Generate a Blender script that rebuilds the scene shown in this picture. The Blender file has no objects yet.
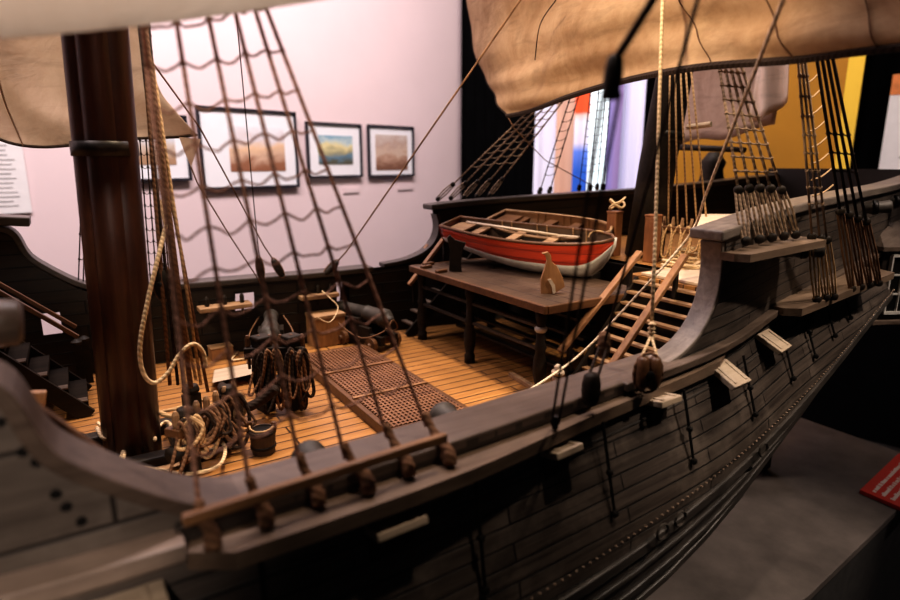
import bpy, bmesh, math, random
from mathutils import Vector, Matrix
random.seed(7)
col = bpy.context.scene.collection
V3 = Vector
PI = math.pi

# ------------------------------------------------------------------ camera model
F = 600.0; PITCH = math.radians(13); TH = math.radians(58); CH = 0.5
hx, hy = math.cos(TH), math.sin(TH)
FW = V3((hx*math.cos(PITCH), hy*math.cos(PITCH), -math.sin(PITCH)))
RT = V3((math.sin(TH), -math.cos(TH), 0))
UP = V3((hx*math.sin(PITCH), hy*math.sin(PITCH), math.cos(PITCH)))
CAM = V3((0, 0, CH))
def ray(px, py): return FW + RT*((px-450)/F) + UP*((300-py)/F)
def ony(px, py, y):
    d = ray(px, py); return CAM + d*(y/d.y)
def onx(px, py, x):
    d = ray(px, py); return CAM + d*(x/d.x)
def onz(px, py, z):
    d = ray(px, py); return CAM + d*((z-CH)/d.z)

# ------------------------------------------------------------------ mesh builder
def spline(pts, n=6, closed=False):
    P = [V3(p) for p in pts]; out = []
    m = len(P)
    rng = range(m if closed else m-1)
    for i in rng:
        if closed: a, b, c, d = P[(i-1) % m], P[i], P[(i+1) % m], P[(i+2) % m]
        else: a, b, c, d = P[max(i-1, 0)], P[i], P[i+1], P[min(i+2, m-1)]
        for k in range(n):
            t = k/n
            out.append(0.5*((2*b)+(c-a)*t+(2*a-5*b+4*c-d)*t*t+(3*b-a-3*c+d)*t**3))
    if not closed: out.append(P[-1].copy())
    return out
def tab(T, x):
    if x <= T[0][0]: return T[0][1]
    if x >= T[-1][0]: return T[-1][1]
    for i in range(len(T)-1):
        if x <= T[i+1][0]:
            x0, y0 = T[i]; x1, y1 = T[i+1]
            m0 = (y1-T[i-1][1])/(x1-T[i-1][0]) if i > 0 else (y1-y0)/(x1-x0)
            m1 = (T[i+2][1]-y0)/(T[i+2][0]-x0) if i+2 < len(T) else (y1-y0)/(x1-x0)
            h = x1-x0; t = (x-x0)/h
            return (2*t**3-3*t*t+1)*y0+(t**3-2*t*t+t)*h*m0+(-2*t**3+3*t*t)*y1+(t**3-t*t)*h*m1
class MB:
    def __init__(s): s.v = []; s.f = []; s.uv = None; s.mi = None
    def face(s, pts):
        b = len(s.v); s.v += [V3(p) for p in pts]; s.f.append(tuple(range(b, b+len(pts))))
    def hexa(s, c8):
        b = len(s.v); s.v += [V3(p) for p in c8]
        for q in ((0,3,2,1),(4,5,6,7),(0,1,5,4),(1,2,6,5),(2,3,7,6),(3,0,4,7)): s.f.append(tuple(b+i for i in q))
        return s
    def box(s, c, size, rz=0, M=None):
        c = V3(c); R = M if M is not None else Matrix.Rotation(rz, 3, 'Z')
        x, y, z = [k/2 for k in size]
        return s.hexa([c+R@V3(p) for p in ((-x,-y,-z),(x,-y,-z),(x,y,-z),(-x,y,-z),(-x,-y,z),(x,-y,z),(x,y,z),(-x,y,z))])
    def beam(s, a, b, w, h, up=(0,0,1), taper=1.0):
        a = V3(a); b = V3(b); t = (b-a).normalized(); u = V3(up)
        sd = t.cross(u)
        if sd.length < 1e-5: sd = t.cross(V3((0,1,0)))
        sd.normalize(); n = sd.cross(t)
        w2, h2 = w/2, h/2; k = taper
        return s.hexa([a-sd*w2-n*h2, a+sd*w2-n*h2, b+sd*w2*k-n*h2*k, b-sd*w2*k-n*h2*k,
                       a-sd*w2+n*h2, a+sd*w2+n*h2, b+sd*w2*k+n*h2*k, b-sd*w2*k+n*h2*k])
    def tube(s, pts, r, n=6, closed=False):
        P = [V3(p) for p in pts]; m = len(P)
        rr = r if isinstance(r, (list, tuple)) else [r]*m
        T = []
        for i in range(m):
            if closed: d = P[(i+1) % m]-P[(i-1) % m]
            else: d = P[min(i+1, m-1)]-P[max(i-1, 0)]
            T.append(d.normalized() if d.length > 1e-9 else V3((0,0,1)))
        ref = V3((0,0,1)) if abs(T[0].z) < .9 else V3((1,0,0))
        N = T[0].cross(ref).normalized(); b0 = len(s.v)
        for i in range(m):
            N = (N - T[i]*N.dot(T[i]))
            N = N.normalized() if N.length > 1e-6 else T[i].orthogonal().normalized()
            B = T[i].cross(N)
            for k in range(n):
                a = 2*PI*k/n; s.v.append(P[i]+(N*math.cos(a)+B*math.sin(a))*rr[i])
        for i in range(m if closed else m-1):
            j = (i+1) % m
            for k in range(n):
                k2 = (k+1) % n
                s.f.append((b0+i*n+k, b0+i*n+k2, b0+j*n+k2, b0+j*n+k))
        if not closed:
            s.f.append(tuple(b0+k for k in range(n))[::-1]); s.f.append(tuple(b0+(m-1)*n+k for k in range(n)))
        return s
    def lathe(s, prof, o=(0,0,0), axis=(0,0,1), n=16):
        o = V3(o); ax = V3(axis).normalized(); N = ax.orthogonal().normalized(); B = ax.cross(N); b0 = len(s.v)
        for r, h in prof:
            for k in range(n):
                a = 2*PI*k/n; s.v.append(o+ax*h+(N*math.cos(a)+B*math.sin(a))*max(r, 1e-4))
        for i in range(len(prof)-1):
            for k in range(n):
                k2 = (k+1) % n; s.f.append((b0+i*n+k, b0+i*n+k2, b0+(i+1)*n+k2, b0+(i+1)*n+k))
        s.f.append(tuple(b0+k for k in range(n))[::-1]); e = b0+(len(prof)-1)*n; s.f.append(tuple(e+k for k in range(n)))
        return s
    def prism(s, poly, off):
        off = V3(off); P = [V3(p) for p in poly]; n = len(P); b = len(s.v)
        s.v += P+[p+off for p in P]
        s.f.append(tuple(range(b, b+n))[::-1]); s.f.append(tuple(range(b+n, b+2*n)))
        for i in range(n): s.f.append((b+i, b+(i+1) % n, b+n+(i+1) % n, b+n+i))
        return s
    def grid(s, rows, skip=None, closed_v=False):
        b = len(s.v); m = len(rows[0])
        for r in rows: s.v += [V3(p) for p in r]
        for i in range(len(rows)-1):
            for j in range(m-1):
                if skip and skip(i, j): continue
                s.f.append((b+i*m+j, b+i*m+j+1, b+(i+1)*m+j+1, b+(i+1)*m+j))
        return s
    def sweep(s, pts, wid, th):
        # rectangular section, wide along world Y, thick along the normal in the XZ plane
        P = [V3(p) for p in pts]; b = len(s.v); m = len(P)
        for i in range(m):
            d = P[min(i+1, m-1)]-P[max(i-1, 0)]; n = V3((-d.z, 0, d.x)).normalized()
            w = wid[i] if isinstance(wid, list) else wid
            for a, c in ((-1,-1),(1,-1),(1,1),(-1,1)): s.v.append(P[i]+V3((0,1,0))*(a*w/2)+n*(c*th/2))
        for i in range(m-1):
            for k in range(4):
                k2 = (k+1) % 4; s.f.append((b+i*4+k, b+i*4+k2, b+i*4+4+k2, b+i*4+4+k))
        s.f.append((b+3,b+2,b+1,b)); e = b+(m-1)*4; s.f.append((e,e+1,e+2,e+3))
        return s
    def build(s, name, mat, parent=None, smooth=False, bevel=0, solid=0, sub=0, label=None, local=False, recalc=True):
        me = bpy.data.meshes.new(name)
        off = V3((0,0,0))
        if parent is not None and not local: off = WLOC.get(parent.name, V3((0,0,0)))
        base = off
        if parent is None and not local:
            lo = V3((min(v.x for v in s.v), min(v.y for v in s.v), min(v.z for v in s.v))); hi = V3((max(v.x for v in s.v), max(v.y for v in s.v), 0))
            base = V3(((lo.x+hi.x)/2, (lo.y+hi.y)/2, lo.z))
        me.from_pydata([v-base for v in s.v], [], s.f)
        if recalc:
            bm = bmesh.new(); bm.from_mesh(me); bmesh.ops.recalc_face_normals(bm, faces=bm.faces); bm.to_mesh(me); bm.free()
        o = bpy.data.objects.new(name, me); col.objects.link(o)
        if s.uv:
            ul = me.uv_layers.new(name='UVMap')
            for lp in me.loops: ul.data[lp.index].uv = s.uv[lp.vertex_index]
        mats = mat if isinstance(mat, (list, tuple)) else [mat]
        for m in mats: me.materials.append(m)
        if parent is not None: o.parent = parent
        if not local:
            WLOC[o.name] = base
        if parent is None and not local: o.location = base
        elif parent is not None and not local: o.location = (0,0,0)
        if smooth:
            for p in me.polygons: p.use_smooth = True
        if solid:
            m = o.modifiers.new('solid', 'SOLIDIFY'); m.thickness = solid; m.offset = 0
        if bevel:
            m = o.modifiers.new('bevel', 'BEVEL'); m.width = bevel; m.segments = 2; m.limit_method = 'ANGLE'
        if sub:
            m = o.modifiers.new('sub', 'SUBSURF'); m.levels = sub; m.render_levels = sub
        if label: o['label'] = label
        return o
WLOC = {}
def thing(name, label, cat, loc=(0,0,0), group=None, rz=0):
    o = bpy.data.objects.new(name, None); o.empty_display_size = .05; col.objects.link(o)
    o.location = loc; o.rotation_euler = (0,0,rz); o['label'] = label; o['category'] = cat
    if group: o['group'] = group
    WLOC[o.name] = V3(loc); return o
def tag(o, label, cat, group=None):
    o['label'] = label; o['category'] = cat
    if group: o['group'] = group
    return o
def struct(o): o['kind'] = 'structure'; return o
def dup(root, loc, rz, label=None, group=None):
    r = root.copy(); col.objects.link(r); r.location = loc; r.rotation_euler = (0,0,rz)
    if label: r['label'] = label
    if group: r['group'] = group
    for ch in list(root.children):
        c = ch.copy(); col.objects.link(c); c.parent = r
        for g in ch.children:
            d = g.copy(); col.objects.link(d); d.parent = c
    return r

# ------------------------------------------------------------------ materials
def newmat(name):
    m = bpy.data.materials.new(name); m.use_nodes = True; nt = m.node_tree; nt.nodes.clear()
    out = nt.nodes.new('ShaderNodeOutputMaterial'); bs = nt.nodes.new('ShaderNodeBsdfPrincipled')
    nt.links.new(bs.outputs[0], out.inputs[0]); return m, nt, bs
def ramp(nt, fac, stops):
    r = nt.nodes.new('ShaderNodeValToRGB'); e = r.color_ramp.elements
    while len(e) > 1: e.remove(e[0])
    e[0].position = stops[0][0]; e[0].color = (*stops[0][1], 1)
    for p, c in stops[1:]:
        k = e.new(p); k.color = (*c, 1)
    nt.links.new(fac, r.inputs[0]); return r.outputs[0]
def noise(nt, vec, scale, detail=6, rough=.6, dist=0):
    n = nt.nodes.new('ShaderNodeTexNoise'); n.inputs['Scale'].default_value = scale; n.inputs['Detail'].default_value = detail
    n.inputs['Roughness'].default_value = rough; n.inputs['Distortion'].default_value = dist
    nt.links.new(vec, n.inputs['Vector']); return n.outputs['Fac']
def mapping(nt, src, scale=(1,1,1), rot=(0,0,0)):
    tc = nt.nodes.new('ShaderNodeTexCoord'); mp = nt.nodes.new('ShaderNodeMapping')
    mp.inputs['Scale'].default_value = scale; mp.inputs['Rotation'].default_value = rot
    nt.links.new(tc.outputs[src], mp.inputs['Vector']); return mp.outputs[0]
def mix(nt, a, b, fac, mode='MIX'):
    m = nt.nodes.new('ShaderNodeMix'); m.data_type = 'RGBA'; m.blend_type = mode
    for s, i in ((a, 6), (b, 7)):
        if isinstance(s, tuple): m.inputs[i].default_value = (*s, 1)
        else: nt.links.new(s, m.inputs[i])
    if isinstance(fac, (int, float)): m.inputs[0].default_value = fac
    else: nt.links.new(fac, m.inputs[0])
    return m.outputs[2]
def bump(nt, bs, h, strength=.3, dist=.003):
    b = nt.nodes.new('ShaderNodeBump'); b.inputs['Strength'].default_value = strength; b.inputs['Distance'].default_value = dist
    nt.links.new(h, b.inputs['Height']); nt.links.new(b.outputs[0], bs.inputs['Normal'])
def wood(name, c1, c2, rough=.5, scale=(3,40,40), bstr=.3, spec=.4, blotch=.5):
    m, nt, bs = newmat(name); v = mapping(nt, 'Object', scale)
    n = noise(nt, v, 2.0, 8, .65, .4); c = ramp(nt, n, [(.3, c1), (.7, c2)])
    v2 = mapping(nt, 'Object', (9,9,9)); n2 = noise(nt, v2, 1.5, 4)
    c = mix(nt, c, tuple(k*.45 for k in c1), ramp(nt, n2, [(.4, (0,0,0)), (.75, (blotch,)*3)]))
    nt.links.new(c, bs.inputs['Base Color']); bs.inputs['Roughness'].default_value = rough
    bs.inputs['Specular IOR Level'].default_value = spec
    bump(nt, bs, n, bstr, .002); return m
def planks(name, c1, c2, seam, src='UV', rowh=.028, len_=.42, rough=.55, off=.5, mort=.0022, spec=.4, grain=(6,60,60), wear=None, bstr=.6):
    m, nt, bs = newmat(name)
    v = mapping(nt, src)
    br = nt.nodes.new('ShaderNodeTexBrick'); nt.links.new(v, br.inputs['Vector'])
    br.inputs['Scale'].default_value = 1; br.inputs['Brick Width'].default_value = len_; br.inputs['Row Height'].default_value = rowh
    br.inputs['Mortar Size'].default_value = mort; br.inputs['Mortar Smooth'].default_value = .4; br.offset = off; br.inputs['Bias'].default_value = 0
    br.inputs['Color1'].default_value = (0,0,0,1); br.inputs['Color2'].default_value = (1,1,1,1); br.inputs['Mortar'].default_value = (.5,.5,.5,1)
    vg = mapping(nt, src, grain); n = noise(nt, vg, 1.6, 8, .65, .3)
    base = ramp(nt, n, [(.28, c1), (.72, c2)])
    tone = mix(nt, base, br.outputs['Color'], .22, 'MULTIPLY')
    if wear:
        vw = mapping(nt, 'Object', (5,5,5)); nw = noise(nt, vw, 2.2, 8, .7)
        tone = mix(nt, tone, wear, ramp(nt, nw, [(.5, (0,0,0)), (.72, (.55,)*3)]))
    c = mix(nt, tone, seam, br.outputs['Fac'])
    nt.links.new(c, bs.inputs['Base Color']); bs.inputs['Roughness'].default_value = rough; bs.inputs['Specular IOR Level'].default_value = spec
    inv = nt.nodes.new('ShaderNodeMath'); inv.operation = 'SUBTRACT'; inv.inputs[0].default_value = 1; nt.links.new(br.outputs['Fac'], inv.inputs[1])
    ad = nt.nodes.new('ShaderNodeMath'); ad.operation = 'MULTIPLY_ADD'; nt.links.new(n, ad.inputs[0]); ad.inputs[1].default_value = .35; nt.links.new(inv.outputs[0], ad.inputs[2])
    bump(nt, bs, ad.outputs[0], bstr, .003); return m
def plain(name, c, rough=.6, metal=0, var=.25, nscale=25, spec=.4, em=0, bstr=0):
    m, nt, bs = newmat(name); v = mapping(nt, 'Object'); n = noise(nt, v, nscale, 5)
    cc = ramp(nt, n, [(.3, tuple(k*(1-var) for k in c)), (.7, tuple(min(1, k*(1+var*.5)) for k in c))])
    nt.links.new(cc, bs.inputs['Base Color']); bs.inputs['Roughness'].default_value = rough; bs.inputs['Metallic'].default_value = metal
    bs.inputs['Specular IOR Level'].default_value = spec
    if em:
        nt.links.new(cc, bs.inputs['Emission Color']); bs.inputs['Emission Strength'].default_value = em
    if bstr: bump(nt, bs, n, bstr, .002)
    return m
def ropemat(name, c):
    m, nt, bs = newmat(name); v = mapping(nt, 'Object', (1,1,1))
    w = nt.nodes.new('ShaderNodeTexWave'); w.wave_type = 'BANDS'; w.bands_direction = 'DIAGONAL'; w.inputs['Scale'].default_value = 60; w.inputs['Distortion'].default_value = .6
    nt.links.new(v, w.inputs['Vector'])
    cc = ramp(nt, w.outputs['Fac'], [(.1, tuple(k*.66 for k in c)), (.6, c)])
    nt.links.new(cc, bs.inputs['Base Color']); bs.inputs['Roughness'].default_value = .85; bs.inputs['Specular IOR Level'].default_value = .2
    bump(nt, bs, w.outputs['Fac'], .5, .001); return m
def canvas(name, c1, c2, trans=.35):
    m, nt, bs = newmat(name); v = mapping(nt, 'Object', (1,1,1))
    n = noise(nt, v, 5, 10, .7, .5); cc = ramp(nt, n, [(.3, c1), (.62, c2)])
    n2 = noise(nt, mapping(nt, 'Object', (2,2,9)), 3, 6, .6, 1.2)
    cc = mix(nt, cc, tuple(k*.5 for k in c1), ramp(nt, n2, [(.5, (0,0,0)), (.8, (.6,)*3)]))
    nt.links.new(cc, bs.inputs['Base Color']); bs.inputs['Roughness'].default_value = .9; bs.inputs['Specular IOR Level'].default_value = .1
    n3 = noise(nt, v, 9, 8, .65, .8); bump(nt, bs, n3, .5, .012)
    if trans:
        tr = nt.nodes.new('ShaderNodeBsdfTranslucent'); nt.links.new(cc, tr.inputs['Color'])
        ms = nt.nodes.new('ShaderNodeMixShader'); ms.inputs[0].default_value = trans
        out = [k for k in nt.nodes if k.type == 'OUTPUT_MATERIAL'][0]
        nt.links.new(bs.outputs[0], ms.inputs[1]); nt.links.new(tr.outputs[0], ms.inputs[2]); nt.links.new(ms.outputs[0], out.inputs[0])
    return m

M = {}
M['deck'] = planks('deck planks', (.25,.105,.028), (.44,.215,.066), (.03,.011,.004), 'Object', .030, .5, .42, spec=.45, grain=(4,60,60))
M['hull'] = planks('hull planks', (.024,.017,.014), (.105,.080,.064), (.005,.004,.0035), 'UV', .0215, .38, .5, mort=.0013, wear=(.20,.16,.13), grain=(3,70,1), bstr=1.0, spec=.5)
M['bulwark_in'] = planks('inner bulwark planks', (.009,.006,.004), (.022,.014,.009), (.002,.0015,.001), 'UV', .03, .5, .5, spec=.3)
M['castle'] = planks('castle side planks', (.055,.042,.034), (.12,.095,.078), (.014,.01,.008), 'UV', .075, .9, .45, wear=(.17,.14,.12), spec=.5)
M['bolt'] = plain('worn bolt heads', (.42,.30,.22), .4, .3, .3, 80)
M['flat'] = wood('dull black wood', (.008,.006,.005), (.025,.017,.012), .85, spec=.1)
M['sheer'] = wood('pinkish sheer moulding wood', (.20,.145,.115), (.33,.25,.20), .4)
M['hance'] = wood('dark hance wood', (.045,.03,.022), (.13,.092,.07), .4)
M['rail_lit'] = wood('lit grey weathered rail wood', (.13,.103,.086), (.27,.22,.185), .42)  # lighter copy of the rail wood, light put into its colour
M['wale'] = wood('hull wale wood', (.03,.025,.022), (.085,.072,.062), .38, (2,40,40), .3, .6)
M['handrail'] = wood('handrail wood', (.17,.075,.032), (.34,.18,.085), .42)
M['grate'] = wood('grating wood', (.11,.045,.022), (.27,.13,.065), .45)
M['bitt'] = wood('red brown bitt wood', (.16,.06,.025), (.30,.13,.055), .45, (30,30,3))
M['tan2'] = wood('orange brown wood', (.24,.11,.045), (.42,.22,.10), .45, (30,30,4))
M['rail'] = wood('weathered rail wood', (.078,.053,.038), (.17,.124,.096), .42, (3,40,40), .3, .5)
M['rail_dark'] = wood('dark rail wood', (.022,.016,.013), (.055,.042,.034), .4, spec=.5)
M['channel'] = wood('channel board wood', (.13,.085,.058), (.24,.17,.12), .45, (3,40,40))
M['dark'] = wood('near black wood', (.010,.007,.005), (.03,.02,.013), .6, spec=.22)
M['brown'] = wood('brown oiled wood', (.075,.032,.014), (.16,.075,.032), .4)
M['tan'] = wood('tan wood', (.22,.12,.06), (.42,.26,.14), .5)
M['pale'] = wood('pale wood', (.45,.34,.24), (.68,.55,.42), .55, blotch=.2)
M['lid'] = wood('gunport lid wood', (.36,.27,.19), (.6,.48,.36), .5, blotch=.3)
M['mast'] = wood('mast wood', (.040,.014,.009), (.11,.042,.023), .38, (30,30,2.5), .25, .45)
M['platform'] = wood('platform planking', (.05,.029,.018), (.115,.073,.048), .45)
M['iron'] = plain('black iron', (.018,.016,.015), .45, .6, .4, 60)
M['gun'] = plain('gunmetal grey', (.06,.05,.042), .55, .2, .3, 40)
M['leather'] = plain('worn bucket staves', (.05,.03,.02), .55, 0, .4, 60)
M['rope_tan'] = ropemat('tan rope', (.55,.36,.19))
M['rope_pale'] = ropemat('pale rope', (.72,.53,.32))
M['rope_brown'] = ropemat('brown rope', (.20,.105,.058))
M['rope_lit'] = ropemat('painted light rope', (.9,.72,.5))  # brighter colour in place of light on the diagonal rope
M['rope_grey'] = ropemat('grey brown rope', (.30,.21,.145))
M['rope_dark'] = ropemat('tarred rope', (.035,.022,.016))
M['rope_net'] = ropemat('red brown rope', (.34,.18,.125))
M['sail'] = canvas('weathered canvas', (.40,.24,.13), (.62,.44,.28), .3)
M['sail_white'] = canvas('pale canvas', (.70,.56,.45), (.82,.70,.60), .3)
M['sail_grey'] = canvas('grey tan canvas', (.40,.28,.21), (.58,.44,.35), .3)
M['seam'] = plain('seam thread', (.12,.06,.03), .9)
M['red'] = planks('red clinker paint', (.45,.035,.012), (.70,.075,.025), (.12,.01,.005), 'UV', .5, 3, .28, mort=.02, spec=.6, grain=(4,20,1), bstr=.3)
M['white'] = plain('white boat paint', (.55,.52,.48), .4, 0, .25, 30)
M['band'] = plain('dull lead band', (.05,.042,.038), .4, .5, .6, 40)

# ------------------------------------------------------------------ ship geometry tables
YC = 1.08
yo = [(-.7,.53),(-.3,.5),(0,.495),(.29,.505),(.57,.53),(.86,.553),(1.1,.6),(1.45,.655),(1.75,.7),(2.3,.8)]
zs = [(-.7,.235),(-.3,.215),(0,.203),(.3,.2),(.6,.2),(.83,.208),(1.1,.235),(1.45,.262),(1.75,.285),(2.3,.34)]
zq = [(.7,.378),(.8,.385),(1.0,.405),(1.34,.42),(1.75,.435),(2.3,.475)]
zc = [(-.7,.43),(-.3,.385),(-.05,.365)]
ym = [(-.7,.52),(0,.455),(.4,.457),(.76,.482),(1.1,.535),(1.49,.61),(1.9,.69),(2.3,.78)]
zd = [(-.7,.02),(0,-.015),(.47,.008),(.76,.035),(1.05,.07),(1.3,.11),(1.6,.17),(1.9,.23),(2.3,.30)]
zb = [(-.7,-.12),(0,-.17),(.54,-.14),(.72,-.115),(.93,-.06),(1.1,.0),(1.3,.07),(1.6,.145),(1.9,.215),(2.3,.285)]
TK = .042; TQ = .034
def SY(s, y): return y if s < 0 else 2*YC-y     # s=-1 near side, +1 far side
XS = [-.7+.05*i for i in range(61)]
XW = [-.2+.025*i for i in range(53)]
hullO = thing('ship_hull', 'dark weathered model hull of a three-masted ship with open planked deck', 'ship', (.8, YC, -.36))
def hull_side(s):
    rows = []; uv = []
    for x in XS:
        o_, z0, m_, b_ = tab(yo,x), tab(zs,x)-(.012 if s > 0 else 0), tab(ym,x), tab(zb,x)
        d_ = tab(zd,x); pr = [(o_, z0), (o_*.5+m_*.5-.003, z0*.5+d_*.5+.004), (m_, d_+.012), (m_+.006, d_*.5+b_*.5), (m_+.03, b_), (m_+.08, b_-.06), (m_+.17, b_-.11), (m_+.3, b_-.16), (YC, min(b_-.19, -.31))]
        P = spline([V3((x, SY(s, min(a, YC)), c)) for a, c in pr], 4)
        g = 0; rr = []
        for i, p in enumerate(P):
            if i: g += (P[i]-P[i-1]).length
            rr.append(p); uv.append((x, -g))
        rows.append(rr)
    mb = MB(); mb.uv = uv
    def skip(i, j):
        if s < 0: return False
        x = (XS[i]+XS[i+1])/2; z = rows[i][j].z
        return any(abs(x-px) < .019 for px in PORTS) and .105 < z < .165
    mb.grid(rows, skip); return mb
PORTS = (-.075, .36, .625)
near = hull_side(-1).build('hull_planking', M['hull'], hullO, smooth=True)
hull_side(1).build('hull_planking', M['hull'], hullO, smooth=True)
# transom
mb = MB(); x = 2.3
pts = []
for s in (-1, 1):
    side = [(tab(yo,x), tab(zq,x)), (tab(yo,x), tab(zs,x)), (tab(ym,x), tab(zb,x)+.03), (tab(ym,x)+.1, tab(zb,x)-.1), (YC, -.3)]
    side = [(x, SY(s, a), c) for a, c in side]
    pts += side if s < 0 else side[::-1][1:]
mb.prism(pts, (.01,0,0)); mb.build('transom', M['hull'], hullO)
# decks
def deckrow(x, z, ins=0): return [(x, SY(-1, tab(yo,x)+ins), z), (x, YC, z), (x, SY(1, tab(yo,x)+ins), z)]
mb = MB(); mb.grid([deckrow(x, 0, .02) for x in [-.3+.05*i for i in range(30)]]); mb.build('waist_deck', M['deck'], hullO)
mb = MB(); mb.grid([deckrow(x, .25, .02) for x in [1.19+.0555*i for i in range(21)]]); mb.prism([(1.06,SY(-1,.61),.238),(1.20,SY(-1,.64),.238),(1.20,.93,.238),(1.06,.93,.238)], (0,0,.012))
mb.build('quarterdeck', M['deck'], hullO)
mb = MB(); mb.grid([deckrow(x, .24, .02) for x in (-.7,-.5,-.3,-.22)]); mb.build('forecastle_deck', M['deck'], hullO)
mb = MB(); mb.box((1.19, YC, .122), (.012, 1.0, .24)); mb.build('quarterdeck_bulkhead', M['dark'], hullO)
mb = MB(); mb.box((-.24, YC, .12), (.012, 1.08, .23)); mb.build('forecastle_bulkhead', M['dark'], hullO)
# inner bulwark of the waist
for s in (-1, 1):
    rows = []; uv = []
    zz = [0, .03, .07, .11, .15, .165, .19]
    for x in [-.24+.0125*i for i in range(109)]:
        rr = []
        for z in zz:
            k = z/.19; zt = tab(zs, x)
            rr.append((x, SY(s, tab(yo,x)+TK), (zt-(.012 if s > 0 else 0))*k if z > .165 else min(z, zt*.95))); uv.append((x, z))
        rows.append(rr)
    def skip(i, j):
        x = -.24+.0125*(i+.5); z = zz[j]
        return s > 0 and any(abs(x-px) < .019 for px in PORTS) and .105 < z < .165
    mb = MB(); mb.uv = uv; mb.grid(rows, skip); mb.build('inner_bulwark', M['bulwark_in'], hullO)
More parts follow.
